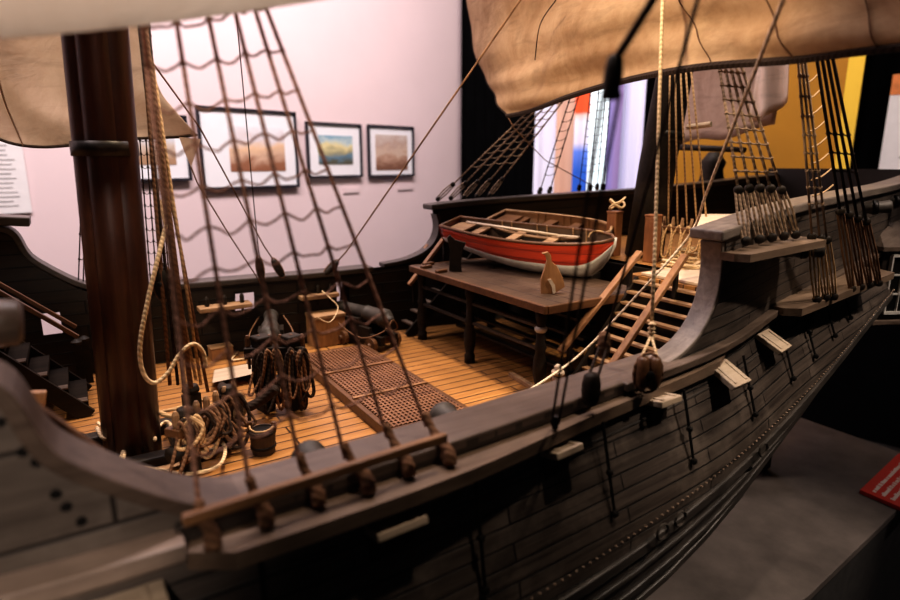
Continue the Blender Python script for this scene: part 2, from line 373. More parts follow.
# hance curves (x, z) of the quarterdeck and forecastle breaks
HQ = [(.66,.197),(.705,.202),(.752,.214),(.796,.238),(.826,.274),(.838,.315),(.838,.35),(.832,.378)]
HC = [(-.16,.362),(-.118,.345),(-.10,.30),(-.085,.278),(-.05,.248),(-.012,.221),(.02,.207),(.06,.2)]
def hance(T, v, dx=0):
    P = spline([V3((a+dx, 0, b)) for a, b in T], 6)
    z0, z1 = P[0].z, P[-1].z; k = v*(len(P)-1); i = min(int(k), len(P)-2); return P[i].lerp(P[i+1], k-i)
for s in (-1, 1):
    dxc = .058 if s < 0 else 0
    dxq = 0 if s < 0 else .10
    qz = (lambda x: tab(zq,x)) if s < 0 else (lambda x: tab(zq,x)-.036)
    hk = 1 if s < 0 else (.378-.036-.197)/(.378-.197)
    HQs = [(a, .197+(b-.197)*hk) for a, b in HQ]
    # quarterdeck bulwark
    for face, off in (('outer', 0), ('inner', TQ)):
        rows = []; uv = []
        for iv in range(15):
            v = iv/14; h = hance(HQs, v, dxq); rr = []
            for iu in range(25):
                u = iu/24; x = h.x+(2.3-h.x)*u
                zt, zl = qz(x), tab(zs, x)-(.014 if s > 0 else 0)
                vv = (h.z-.197)/(HQs[-1][1]-.197)
                rr.append((x, SY(s, tab(yo,x)-.004*(face == 'outer')+off), zl+(zt-zl)*vv)); uv.append((x, rr[-1][2]-.3*x*.2))
            rows.append(rr)
        mb = MB(); mb.uv = uv; mb.grid(rows)
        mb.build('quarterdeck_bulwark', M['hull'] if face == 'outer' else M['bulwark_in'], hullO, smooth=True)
    # forecastle bulwark
    for face, off in (('outer', 0), ('inner', TK)):
        rows = []; uv = []
        for iv in range(15):
            v = 1-iv/14; h = hance(HC, v, dxc); rr = []
            for iu in range(13):
                u = iu/12; x = -.7+(h.x+.7)*u
                zt, zl = tab(zc, x), tab(zs, x)-(.014 if s > 0 else 0); vv = (h.z-.2)/(.362-.2)
                rr.append((x, SY(s, tab(yo,x)-.004*(face == 'outer')+off), zl+(zt-zl)*vv)); uv.append((x, rr[-1][2]))
            rows.append(rr)
        mb = MB(); mb.uv = uv; mb.grid(rows)
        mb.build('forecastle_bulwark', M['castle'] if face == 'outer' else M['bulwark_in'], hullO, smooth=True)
    # cap rails
    def cap(xz, dx=0, T=TK): return [(x+dx, SY(s, tab(yo, x+dx)+T/2), z) for x, z in xz]
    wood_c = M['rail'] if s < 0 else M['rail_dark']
    mb = MB(); mb.sweep(spline(cap([(.06+.06*i, tab(zs,.06+.06*i)+(.004 if s < 0 else -.006)) for i in range(12)]), 3), TK+.024, .014); mb.build('waist_cap_rail', wood_c, hullO, bevel=.003)
    mb = MB(); mb.sweep(spline(cap([(a+dxq, b+.004) for a, b in HQs], 0, TQ), 6), TQ+.004, .012); mb.build('hance_rail', M['rail_lit'] if s < 0 else M['rail_dark'], hullO, bevel=.002)
    mb = MB(); mb.sweep(spline(cap([(.808+dxq+.1*i, qz(.808+dxq+.1*i)+.006) for i in range(15)], 0, TQ), 3), TQ+.024, .016); mb.build('quarterdeck_cap_rail', M['rail_lit'] if s < 0 else M['rail_dark'], hullO, bevel=.003)
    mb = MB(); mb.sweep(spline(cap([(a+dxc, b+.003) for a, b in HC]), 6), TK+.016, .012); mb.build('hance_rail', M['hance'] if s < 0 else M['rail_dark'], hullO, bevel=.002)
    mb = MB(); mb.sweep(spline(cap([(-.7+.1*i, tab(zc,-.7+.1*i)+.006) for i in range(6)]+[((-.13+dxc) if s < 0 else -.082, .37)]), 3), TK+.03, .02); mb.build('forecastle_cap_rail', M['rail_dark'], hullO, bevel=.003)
    # mouldings / wales
    def strip(name, x0, x1, fy, fz, w, t, mat):
        n = 28; mb = MB(); mb.sweep([(x0+(x1-x0)*i/n, SY(s, fy(x0+(x1-x0)*i/n)), fz(x0+(x1-x0)*i/n)) for i in range(n+1)], w, t); return mb.build(name, mat, hullO, bevel=.002)
    if s < 0:
        strip('sheer_moulding', -.7, .045, lambda x: tab(yo,x)-.016, lambda x: tab(zs,x)-.004, .03, .016, M['sheer'])
        strip('sheer_moulding', .60, 2.28, lambda x: tab(yo,x)-.006, lambda x: tab(zs,x)+.005, .026, .012, M['rail'])
        for k, fr in enumerate((-.72, -.52, -.32, -.14, .16, .38, .64, .92)):
            zf = (lambda fr: lambda x: tab(zd,x)+(tab(zb,x)-tab(zd,x))*fr)(fr) if fr > 0 else (lambda fr: lambda x: tab(zd,x)+(tab(zd,x)-tab(zs,x))*fr)(fr)
            yf = (lambda fr: lambda x: tab(ym,x)+.028*max(0, fr)**2.2-.001+.004*(fr < 0)+(tab(yo,x)-tab(ym,x))*max(0,-fr)*.9)(fr)
            strip('wale', -.68, 2.28, yf, zf, (.006,.006,.006,.010,.012,.010,.010,.012)[k], (.004, .004, .004, .010, .016, .008, .010, .012)[k], M['wale'])
    else:
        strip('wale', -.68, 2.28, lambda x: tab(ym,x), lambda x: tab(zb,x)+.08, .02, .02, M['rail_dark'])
# rail groove lip on the near waist
mb = MB(); mb.sweep([(.04+.8*i/24, tab(yo,.04+.8*i/24)-.006, tab(zs,.04+.8*i/24)+.001) for i in range(25)], .012, .016); mb.build('rail_lip', M['rail_dark'], hullO, bevel=.002)
mb = MB(); mb.beam(ony(30,408,.57), ony(132,478,.575), .012, .012); mb.build('inner_ledge', M['brown'], hullO, bevel=.002)
# channel boards
def channel(x0, x1, fyo, fyi, fz, th, mat, taper=.03):
    n = 24; rt = []; rb = []; mb = MB(); outer = []; inner = []
    for i in range(n+1):
        t = i/n; x = x0+(x1-x0)*t; a = fyo(x); b = fyi(x)
        e = min(1, t*(x1-x0)/taper, (1-t)*(x1-x0)/taper); a = b+(a-b)*(.55+.45*math.sqrt(max(0, 1-(1-e)**2)))
        outer.append((x, a, fz(x))); inner.append((x, b, fz(x)))
    mb.grid([outer, inner]); lo = [(p[0], p[1], p[2]-th) for p in outer]; li = [(p[0], p[1], p[2]-th) for p in inner]
    mb.grid([lo, li]); mb.grid([outer, lo]); mb.grid([inner, li])
    mb.face([outer[0], inner[0], li[0], lo[0]]); mb.face([outer[-1], inner[-1], li[-1], lo[-1]])
    bmw = mb.build('channel', mat, hullO); return bmw
channel(.045, .855, lambda x: tab([(.045,.450),(.3,.462),(.55,.5),(.86,.53)], x), lambda x: tab(yo,x)+.002, lambda x: tab(zs,x)-.008, .016, M['channel'])
channel(.83, 1.07, lambda x: .508+.02*(x-.83), lambda x: tab(yo,x)+.002, lambda x: .366+.03*(x-.83), .012, M['channel'], .01)
channel(1.05, 1.5, lambda x: .54+.07*(x-1.06), lambda x: tab(yo,x)+.002, lambda x: .247+.05*(x-1.06), .014, M['channel'], .015)
# gunport lids, chain plates and bolts of the near side
def hpt(x, z):   # outer hull point near side
    o_, z0, m_, b_ = tab(yo,x), tab(zs,x), tab(ym,x), tab(zb,x)
    b_ = tab(zd,x); t = max(0, min(1, (z0-z)/(z0-b_-.012))); return V3((x, o_+(m_-o_)*t-.003, z))
def lid(x, z, w, d, tilt, thick=.009, lab=None):
    a = hpt(x, z); mb = MB()
    R = Matrix.Rotation(tilt, 3, 'X')
    ang = math.atan2(tab(yo,x+.02)-tab(yo,x-.02), .04)
    R = Matrix.Rotation(ang, 3, 'Z') @ R
    mb.box(a+R@V3((0,-d/2,0)), (w, d, thick), M=R)
    for q in (-.3, .3): mb.box(a+R@V3((q*w,-d*.5,thick*.55)), (.006, d*.8, .003), M=R)
    mb.build('gunport_lid', M['lid'], hullO, bevel=.0015)
    mb = MB(); c = hpt(x, z-.028); mb.box(c+V3((0,.006,0)), (w*.9, .012, .05), ang); mb.build('gunport', M['dark'], hullO)
for a in ((-.01,.165,.075,.045,-.05),(.232,.15,.056,.030,-.22),(.462,.16,.046,.030,-.22),(.665,.174,.046,.032,-.15),(.832,.19,.052,.05,.50),(1.00,.207,.054,.048,.50)): lid(*a)
for x in (.10,.33,.54,.715,.90,1.06,1.17,1.28,1.38):
    zt = tab(zs,x)-.022 if x < 1.05 else .235
    a = hpt(x, zt); a.y = min(a.y, tab(yo,x)-.03) if x < .83 else a.y-.01
    b = hpt(x, tab(zd,x)+.05); b.y -= .006; mid = a.lerp(b, .55)
    mb = MB(); mb.tube([a, mid, b], .0022, 6); mb.lathe([(.005,0),(.005,.005),(.002,.007)], b+V3((0,.002,0)), (0,-1,0), 8); mb.lathe([(.0045,0),(.0045,.005),(.002,.007)], mid+V3((0,.002,0)), (0,-1,0), 8)
    mb.build('chain_plate', M['iron'], hullO)
mb = MB()
for i in range(170):
    x = -.2+2.0*i/169; p = hpt(x, tab(zd,x)+.012); mb.lathe([(.0014,0),(.0013,.0025),(.0006,.0032)], p+V3((0,-.002,0)), (0,-1,.3), 6)
mb.build('bolt_row', M['bolt'], hullO)
for i, (x, z) in enumerate([(-.06,.325),(-.05,.30),(-.043,.29),(-.035,.262),(-.03,.25),(-.022,.235),(-.1,.33),(-.11,.28),(-.09,.245)]):
    mb = MB(); mb.lathe([(.004,0),(.004,.002)], (x, tab(yo,x)-.003, z), (0,-1,0), 8); mb.build('nail', M['iron'], hullO)
for q in (.62, .66, .90):
    c = hpt(q, tab(zd,q)-.004)+V3((0,-.012,0)); mb = MB()
    mb.tube([c+V3((.011*math.cos(a*PI/6), 0, .011*math.sin(a*PI/6))) for a in range(12)], .002, 6, True); mb.build('ring_bolt', M['gun'], hullO)
# pin rails on the far bulwark
for x0, x1 in ((.24,.37),(.50,.61)):
    mb = MB(); y = SY(1, tab(yo,.4)+TK); mb.box(((x0+x1)/2, y-.02, .135), (x1-x0, .045, .012))
    pr = mb.build('pin_rail', M['tan'], hullO, bevel=.002)
    for k in range(3):
        mb = MB(); xx = x0+(x1-x0)*(k+.5)/3; mb.lathe([(.003,-.035),(.004,0),(.006,.004),(.0055,.02),(.003,.026)], (xx, y-.022, .14), (0,0,1), 8); mb.build('belaying_pin', M['dark'], pr)
# quarter gallery aft on the near side
def gallery():
    G = ony(876,300,.66); G.z = 0; d = V3((.90,-.436,0)); e = V3((.436,.90,0))
    def bx(o, w, dp, z0, z1): return [V3((p.x,p.y,z)) for z in (z0, z1) for p in (o, o+d*w, o+d*w+e*dp, o+e*dp)]
    ZB, ZT = .12, ony(876,252,.66).z
    mb = MB(); mb.hexa(bx(G, .26, .2, ZB, ZT)); g = mb.build('quarter_gallery', M['rail_dark'], hullO, bevel=.003)
    lo = bx(G-d*.012-e*.012, .3, .2, ZT, ZT+.01); hi = [V3((p.x,p.y,ZT+.06)) for p in (G+d*.03+e*.07, G+d*.26+e*.07, G+d*.26+e*.2, G+d*.03+e*.2)]
    mb = MB(); mb.hexa(lo); mb.hexa(lo[4:]+hi); mb.build('gallery_roof', M['rail'], g)
    mb = MB(); mb.hexa(bx(G-d*.01-e*.01, .29, .2, ZB-.012, ZB)); mb.build('gallery_sill', M['rail'], g, bevel=.002)
    o = G+d*.02-e*.003; zl, zh = ZB+.018, ZT-.012; W = .13
    mb = MB(); mb.hexa(bx(o, W, .002, zl, zh)); mb.build('window_pane', M['iron'], g)
    mb = MB(); o2 = o-e*.002
    a_, b_, c_, d_ = [V3((p.x,p.y,z)) for p, z in ((o2,zl),(o2+d*W,zl),(o2+d*W,zh),(o2,zh))]
    for p, q in ((a_,b_),(b_,c_),(c_,d_),(d_,a_)): mb.beam(p, q, .007, .007)
    for k in (1,2,3): mb.beam(a_.lerp(b_,k/4), d_.lerp(c_,k/4), .004, .004)
    for k in (1,2): mb.beam(a_.lerp(d_,k/3), b_.lerp(c_,k/3), .004, .004)
    mb.build('window_muntins', M['white'], g)
gallery()
# cradle under the keel
for k, x in enumerate((-.1, 1.75)):
    mb = MB(); mb.box((x, YC, -.38), (.06, .3, .13)); tag(mb.build('keel_cradle', M['dark'], bevel=.004), ['black support block under the forward keel of the ship','black support block under the after keel of the ship'][k], 'stand')

# ------------------------------------------------------------------ foremast
fm = thing('foremast', 'thick reddish brown foremast of grouped timbers at the left', 'mast', (.04, 1.11, 0))
mb = MB()
mb_ax = V3((.030,-.018,1)).normalized()
for k, (dx, dy) in enumerate(((-.018,.003),(.018,-.012),(.002,.018),(-.002,-.017))):
    mb = MB(); mb.lathe([(.0268,0),(.0268,.4),(.0262,1.0),(.0255,1.6)], (.040+dx, 1.11+dy, .0), mb_ax, 20); mb.build('mast_timber', M['mast'], fm, smooth=True)
for z in (.508, 1.42):
    mb = MB(); ring = []
    for a in range(28):
        an = 2*PI*a/28; c_ = V3((.040,1.11,0))+mb_ax*z; ring.append((c_.x+math.cos(an)*.0452, c_.y+math.sin(an)*.0452))
    r0 = [(x, y, z) for x, y in ring]; r1 = [(x, y, z+.022) for x, y in ring]
    mb.grid([r0+[r0[0]], r1+[r1[0]]]); mb.build('mast_band', M['band'], fm, smooth=True, solid=.004)
mb = MB()
mb.box((.04,1.11-.07,.012),(.17,.03,.024)); mb.box((.04,1.11+.07,.012),(.17,.03,.024)); mb.box((-.045,1.11,.017),(.035,.13,.034)); mb.box((.115,1.11,.011),(.03,.12,.022))
mb.build('mast_partners', M['dark'], fm, bevel=.004)
# mainmast
mm = thing('mainmast', 'dark brown mainmast raked aft behind the boat platform', 'mast', (1.33, 1.09, .25))
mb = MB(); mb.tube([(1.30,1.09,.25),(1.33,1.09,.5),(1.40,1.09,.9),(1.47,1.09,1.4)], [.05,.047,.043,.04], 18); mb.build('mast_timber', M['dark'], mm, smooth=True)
mb = MB(); mb.lathe([(.050,0),(.051,.012),(.050,.024)], (1.345,1.09,.55), (.15,0,1), 18); mb.build('mast_band', M['iron'], mm, smooth=True)
mb = MB(); mb.tube([(1.36,1.03,.585),(1.37,.97,.59)], .007, 8); mb.build('mast_cleat', M['pale'], mm)

# ------------------------------------------------------------------ sails
def sail(name, P, nu, nv, belly, mat, label, seams=0, boltrope=True, nrm=None, wr=0.004, seamlist=None):
    # P: function (u, v) -> point
    rows = []
    for j in range(nv+1):
        rows.append([P(i/nu, j/nv) for i in range(nu+1)])
    t = thing(name, label, 'sail', rows[0][0])
    mb = MB(); mb.grid(rows); mb.build('sail_cloth', mat, t, smooth=True, solid=.0015)
    if boltrope:
        mb = MB(); mb.tube(rows[0], .006 if name == 'main_sail' else .003, 6); mb.tube([r[0] for r in rows], .003, 6); mb.build('bolt_rope', M['rope_dark'], t)
    for u in (seamlist or []):
        mb = MB(); mb.tube([P(u, j/30)+(nrm or V3((-.003,0,0))) for j in range(31)], .0011, 4); mb.build('cloth_seam', M['seam'], t)
    return t
# main course: athwart the ship just before the mainmast
SA, SB = .70, .24
def onsail(px, py, dx=0):
    d = ray(px, py); t = (SA+dx)/(d.x-SB*d.y); return CAM+d*t
fx = 0
foot = spline([onsail(507,116), onsail(540,107), onsail(600,87), onsail(700,69), onsail(800,59), onsail(900,46), onsail(1010,30)], 5)
lee = spline([onsail(507,116), onsail(492,95), onsail(479,65), onsail(467,0), onsail(458,-120)], 5)
def mainsail(u, v):
    k = u*(len(foot)-1); i = min(int(k), len(foot)-2); f = foot[i].lerp(foot[i+1], k-i)
    k = v*(len(lee)-1); i = min(int(k), len(lee)-2); l = lee[i].lerp(lee[i+1], k-i)
    d = l-lee[0]; w = (1-u)
    p = f+V3((d.x*w, d.y*w, d.z))
    p.x += -.05*math.sin(PI*min(1, u*1.0))*(v*.9+.1) + .006*math.sin(u*23+v*5) + .005*math.sin(u*9-v*14)+.004*math.sin(v*31+u*11)
    return p
sail('main_sail', mainsail, 60, 30, 0, M['sail'], 'large brown canvas mainsail hanging across the upper right', seamlist=(.53,.66,.80), nrm=V3((-.004,0,0)))
# fore course, right above the camera
def foresail(u, v):
    a = V3((-.22,.50,.548)); b = V3((.30,.47,.655)); p = a.lerp(b, u); p.z += -.012*math.sin(PI*u)+v*.35; p.y += v*.05+.02*math.sin(PI*u)*math.sin(PI*min(1, v+.3)); return p
sail('fore_sail', foresail, 24, 14, 0, M['sail_white'], 'pale blurred foresail along the top left edge', boltrope=False)
# sail beyond the foremast
lf = spline([ony(-60,120,1.42), ony(-20,131,1.42), ony(10,143,1.42), ony(40,147,1.42), ony(75,145,1.41), ony(130,139,1.40), ony(178,137,1.39), ony(196,135,1.38)], 5)
rl = spline([ony(196,135,1.38), ony(174,112,1.4), ony(158,92,1.42), ony(146,60,1.44), ony(138,0,1.46)], 5)
def leftsail(u, v):
    k = u*(len(lf)-1); i = min(int(k), len(lf)-2); f = lf[i].lerp(lf[i+1], k-i)
    k = v*(len(rl)-1); i = min(int(k), len(rl)-2); r = rl[i].lerp(rl[i+1], k-i); d = r-rl[0]
    p = f+V3((d.x*u, 0, d.z)); p.y += .05*math.sin(PI*u)*v+.008*math.sin(u*17+v*6)
    return p
sp = sail('sprit_sail', leftsail, 50, 24, 0, M['sail_grey'], 'tan sail with curved foot hanging behind the foremast', seamlist=(.35,), nrm=V3((0,-.004,0)))
mb = MB(); a, b, c = ony(179,137,1.375), ony(201,139,1.375), ony(191,167,1.375)
mb.face([a,b,c]); mb.face([a,c,c+V3((-.005,.03,.03))]); mb.build('sail_clew', M['sail_grey'], sp)
# mizzen sail, furled spar and pale sail far aft
def mizz(u, v):
    a, b = ony(672,140,1.2), ony(742,152,1.2); d = ony(700,40,1.2)
    p = a.lerp(b, u); p.z += .004*math.sin(u*9)+v*.28; p.x += v*.04+.012*math.sin(u*5)*(1-v); p.y += .01*math.sin(u*11); return p
AFX = 1.95
def mizz(u, v):
    a, b = onx(676,146,AFX), onx(772,128,AFX); p = a.lerp(b, u); p.z += .012*math.sin(u*8)+v*.42; p.x += .02*math.sin(u*7+v*3); return p
sail('mizzen_sail', mizz, 24, 14, 0, M['sail_grey'], 'small brown mizzen sail behind the mainsail foot', boltrope=False)
def mizz2(u, v):
    a, b = onx(748,122,AFX-.05), onx(786,100,AFX-.05); p = a.lerp(b, u); p.z += -.02*math.sin(PI*u)+v*.4; p.x += .02*math.sin(u*9+v*3); return p
sail('mizzen_sail', mizz2, 20, 14, 0, M['sail_white'], 'pale folded sail against the yellow panel', boltrope=False)
mb = MB(); mb.tube([onx(655,146,AFX-.08), onx(745,150,AFX-.08)], [.013,.009], 10)
tag(mb.build('mizzen_yard', M['dark'], smooth=True), 'dark horizontal spar under the brown mizzen sail', 'spar')
# ------------------------------------------------------------------ ropes
def rope(name, pts, r, mat, label, cat='rope', group=None, n=8, sp=True):
    mb = MB(); mb.tube(spline(pts, n) if sp and len(pts) > 2 else pts, r, 7)
    return tag(mb.build(name, mat, smooth=True), label, cat, group)
def block_mb(c, ax, L, w, t):
    # egg shaped shell around centre c, long axis ax
    c = V3(c); ax = V3(ax).normalized(); mb = MB()
    prof = [(0,-.5),(.62,-.48),(.88,-.34),(1,-.05),(.97,.2),(.82,.42),(.55,.49),(0,.5)]
    side = ax.cross(V3((FW.x,FW.y,0)).normalized()).normalized(); dep = ax.cross(side)
    b0 = 0; n = 14
    for r, h in prof:
        for k in range(n):
            a = 2*PI*k/n; mb.v.append(c+ax*(h*L)+side*(math.cos(a)*r*w/2)+dep*(math.sin(a)*r*t/2))
    for i in range(len(prof)-1):
        for k in range(n): mb.f.append((i*n+k, i*n+(k+1) % n, (i+1)*n+(k+1) % n, (i+1)*n+k))
    return mb, side, dep
def block(c, ax, L, w, t, label, mat=None, group=None, double=False):
    t_ = thing('pulley_block', label, 'pulley', c, group)
    if double:
        _, sd, dp = block_mb(c, ax, L, w, t)
        for s in (-1, 1):
            mb, _, _ = block_mb(V3(c)+sd*(s*w*.235), ax, L, w*.56, t); mb.build('block_cheek', mat or M['brown'], t_, smooth=True)
    else:
        mb, sd, dp = block_mb(c, ax, L, w, t); mb.build('block_shell', mat or M['dark'], t_, smooth=True)
    a = V3(ax).normalized(); mb = MB(); _, sd, dp = block_mb(c, ax, L, w, t)
    ring = [V3(c)+a*(math.sin(k*PI/8)*L*.6)+dp*0+sd*(math.cos(k*PI/8)*w*.56) for k in range(16)]
    mb.tube(ring, min(w, t)*.09, 6, True); mb.build('rope_strop', M['rope_brown'], t_)
    mb = MB(); mb.lathe([(.28*w*.6,0),(.28*w*.6,t*1.08),(.1*w,t*1.12)], V3(c)-dp*(t*.54), dp, 10); mb.build('sheave_pin', M['iron'], t_)
    return t_

# foreground shroud ladder on the near side of the foremast
net = thing('shroud_ladder', 'blurred foreground rope ladder of red brown shrouds in front of the deck', 'rigging', (.17,.45,.19))
botpx = [(212,540),(265,517),(317,497),(367,485),(407,468),(448,457)]
midpx = [(200,515),(250,490),(300,466),(344,455),(386,434),(425,423)]
toppx = [(141,15),(175,13),(207,10),(233,3),(252,0),(263,0)]
SH = []
for b, m_, t in zip(botpx, midpx, toppx):
    B = onz(b[0], b[1], .202); Mi = onz(m_[0], m_[1], .228); T = ony(t[0], t[1], .60)
    d = T-Mi; T2 = Mi+d*1.35
    pts = [Mi.lerp(T2, k/10) for k in range(11)]; pts[3] += V3((0,0,0))
    SH.append((Mi, T2))
    mb = MB(); mb.tube([Mi+(Mi-T).normalized()*.004]+pts, .0020, 7); mb.build('shroud', M['rope_net'], net, smooth=True)
    mb = MB(); mb.tube(spline([Mi+V3((0,0,.012)), Mi.lerp(B,.45)+V3((0,0,.004)), B+V3((0,0,.008)), B+V3((0,-.004,-.006))], 4), [.004]*4+[.0055]*5+[.007]*4, 8)
    mb.lathe([(.008,-.004),(.009,0),(.008,.004)], B, (1,.2,0), 12); mb.build('shroud_end', M['rope_brown'], net, smooth=True)
R_ = 15
for j in range(R_):
    f = .085+.9*j/(R_-1); pts = []
    for i in range(6):
        a = SH[i][0].lerp(SH[i][1], f); pts.append(a)
        if i < 5:
            b = SH[i+1][0].lerp(SH[i+1][1], f+.004)
            L = (b-a).length
            for q in (.25,.5,.75): pts.append(a.lerp(b, q)+V3((random.uniform(-.002,.002),0,-L*.22*math.sin(PI*q)*random.uniform(.7,1.3))))
    mb = MB(); mb.tube(spline(pts, 3), .0012, 5)
    for i in range(6): mb.lathe([(.0018,-.002),(.0027,0),(.0018,.002)], SH[i][0].lerp(SH[i][1], f), SH[i][1]-SH[i][0], 8)
    mb.build('ratline', M['rope_net'], net, smooth=True)
a, b = onz(182,521,.232), onz(446,437,.232)
mb = MB(); mb.beam(a, b, .008, .010); mb.build('sheer_batten', M['handrail'], net, bevel=.002)

def ladder(name, bots, tops, rr, mat, label, nrat, lan=None, r_rat=.0011, sag=.1, group=None, dead=True, rat_mat=None, f0=.3, f1=.98, dm=None, V=False):
    t = thing(name, label, 'rigging', sum((V3(b) for b in bots), V3())/len(bots), group)
    S = []
    for B, T in zip(bots, tops):
        B = V3(B); T = V3(T); S.append((B, T)); d = (T-B).normalized()
        lo = B; up = B+d*(lan or 0)
        mb = MB(); mb.tube([up, T], rr, 6); mb.build('shroud', mat, t, smooth=True)
        if lan:
            side = d.cross(V3((FW.x,FW.y,0))).normalized()
            mb = MB()
            for q in (-1, 0, 1): mb.tube([lo+side*(q*.0045)+d*.002, lo.lerp(up,.5)+side*(q*.0075), up+side*(q*.005)-d*.002], rr*.85, 5)
            mb.build('lanyard', dm or mat, t)
            for nm, c in (('deadeye', lo), ('deadeye', up)):
                mb = MB(); mb.lathe([(.003,-.005),(.0065,-.004),(.0078,0),(.0065,.004),(.003,.005)], c+d*(.004 if c is lo else 0), V3((FW.x,FW.y,.1)), 12); mb.build(nm, M['dark'], t, smooth=True)
    for j in range(nrat):
        f = f0+(f1-f0)*j/max(1, nrat-1); pts = []
        for i in range(len(S)):
            a = S[i][0].lerp(S[i][1], f); pts.append(a)
            if i < len(S)-1:
                b = S[i+1][0].lerp(S[i+1][1], f); pts.append(a.lerp(b, .5)+V3((0,0,-(b-a).length*sag)))
        mb = MB(); mb.tube(spline(pts, 3) if not V else pts, r_rat, 5)
        for p in pts[::2]: mb.lathe([(.002,-.003),(rr*1.6,0),(.002,.003)], p, (0,0,1), 6)
        mb.build('ratline', rat_mat or mat, t)
    return t
# far side of the foremast
ladder('shroud_ladder', [ony(x, 288, 1.655) for x in (151,157,164,170)], [ony(x, -60, 1.40) for x in (125,131,137,143)], .0016, M['rope_dark'], 'thin dark shroud ladder rising directly right of the foremast', 24, r_rat=.0009, sag=.3, f0=.05, V=True, rat_mat=M['rope_dark'])
ladder('shroud_ladder', [ony(x, 293, 1.655) for x in (78,83)], [ony(x, 60, 1.5) for x in (86,89)], .0016, M['rope_dark'], 'single knotted dark shroud left of the foremast base', 9, r_rat=.0012, sag=.2, f0=.05)
# main shrouds, far side
ladder('shroud_ladder', [ony(x, y, 1.63) for x, y in ((437,200),(450,199),(463,198),(476,197),(489,196))], [ony(x, y, 1.42) for x, y in ((540,100),(549,96),(557,93),(564,92),(570,92))], .0024, M['rope_grey'], 'far slanting main shroud ladder leaning right before the black curtain', 9, lan=.07, r_rat=.0012, f0=.35, f1=.9, dm=M['rope_grey'])
ladder('shroud_ladder', [ony(x, y, 1.62) for x, y in ((539,194),(549,193))], [ony(x, y, 1.4) for x, y in ((574,86),(583,82))], .002, M['rope_dark'], 'two dark shrouds with ratlines before the peach banner', 10, lan=.02, r_rat=.001, f0=.2, f1=.95)
ladder('shroud_ladder', [ony(x, y, 1.62) for x, y in ((579,190),(590,190),(597,189),(603,189))], [ony(x, y, 1.35) for x, y in ((592,80),(600,77),(607,75),(612,74))], .0016, M['rope_dark'], 'four fine dark shrouds before the bright white banner', 12, lan=.02, r_rat=.0008, f0=.2, f1=.95)
# near side: gang on the small channel
ladder('shroud_ladder', [V3((.865+.038*k,.532+.002*k,.378)) for k in range(5)], [onsail(x, 52, .05) for x in (717,722,727,732,737)], .0024, M['rope_grey'], 'nearest main shrouds with deadeyes standing on the small upper channel', 9, lan=.085, r_rat=.0014, f0=.37, f1=.97, dm=M['rope_grey'], sag=.05)
ladder('shroud_ladder', [onz(x, y, .252) for x, y in ((817,301),(826,299),(834,298))], [onsail(x, 44, .05) for x in (797,800,803)], .0020, M['rope_grey'], 'left trio of shroud tackles on the after channel', 9, lan=.15, r_rat=.0012, f0=.45, f1=.97, dm=M['rope_tan'], sag=.05)
ladder('shroud_ladder', [onz(x, y, .254) for x, y in ((852,290),(861,288),(870,286),(879,284))], [onsail(x, 40, .10) for x in (814,819,824,829)], .0026, M['rope_dark'], 'dark after shrouds with long lanyards at the right end of the channel', 3, lan=.215, r_rat=.0012, f0=.56, f1=.7, dm=M['rope_brown'], sag=.05)
# light lines linking the two after gangs
for k in range(8):
    y = 78+k*16; a = ony(803+k*1.4, y+6, .58-.008*k); b = ony(819+k*2.0, y-5, .62-.006*k)
    rope('cross_line', [a, a.lerp(b,.5)+V3((0,0,-.004)), b], .0014, M['rope_tan'], 'short tan line tied between the two after shroud gangs', 'rope', 'cross lines of the after shrouds')
# fore backstays ending in small blocks above the far rail
for c, ax_to, lab in (((260,268),(257,248),'small dark block on the thin vertical line above the far rail'),((278,268),(268,250),'small dark block tilted right beside the vertical line'),((331,268),(347,251),'dark block low on the long stay rising to the mainsail')):
    C = ony(c[0], c[1], 1.58); A = ony(ax_to[0], ax_to[1], 1.58); block(C, A-C, .052, .019, .017, lab, M['dark'])
rope('stay_line', [ony(234,-10,1.3), ony(258,248,1.575), ony(260,262,1.58)], .0013, M['rope_dark'], 'thin dark vertical line crossing the large framed print', sp=False)
rope('stay_line', [ony(152,62,1.2), ony(200,128,1.35), ony(264,246,1.57), ony(276,264,1.58)], .0017, M['rope_brown'], 'brown line slanting down from foremast ropes to the tilted block', sp=False)
rope('stay_line', [ony(191,167,1.375), ony(197,182,1.4), ony(230,236,1.5), ony(262,285,1.60)], .0016, M['rope_brown'], 'sheet line from the tan sail corner down to the far rail', sp=False)
rope('main_stay', [ony(523,-4,1.0), ony(346,252,1.575), ony(335,264,1.58)], .0022, M['rope_brown'], 'long brown stay slanting from the mainsail to the far rail block', sp=False)
rope('clew_line', [onsail(508,117), onsail(514,128,.01), ony(545,160,1.5), ony(600,190,1.4)], .0014, M['rope_brown'], 'thin sheet line from the mainsail lower left corner', sp=False)
rope('clew_line', [onsail(556,0,-.07), onsail(540,25,-.065), onsail(535,60,-.05)], .0012, M['rope_dark'], 'short dark thread lying on the mainsail near its left edge')
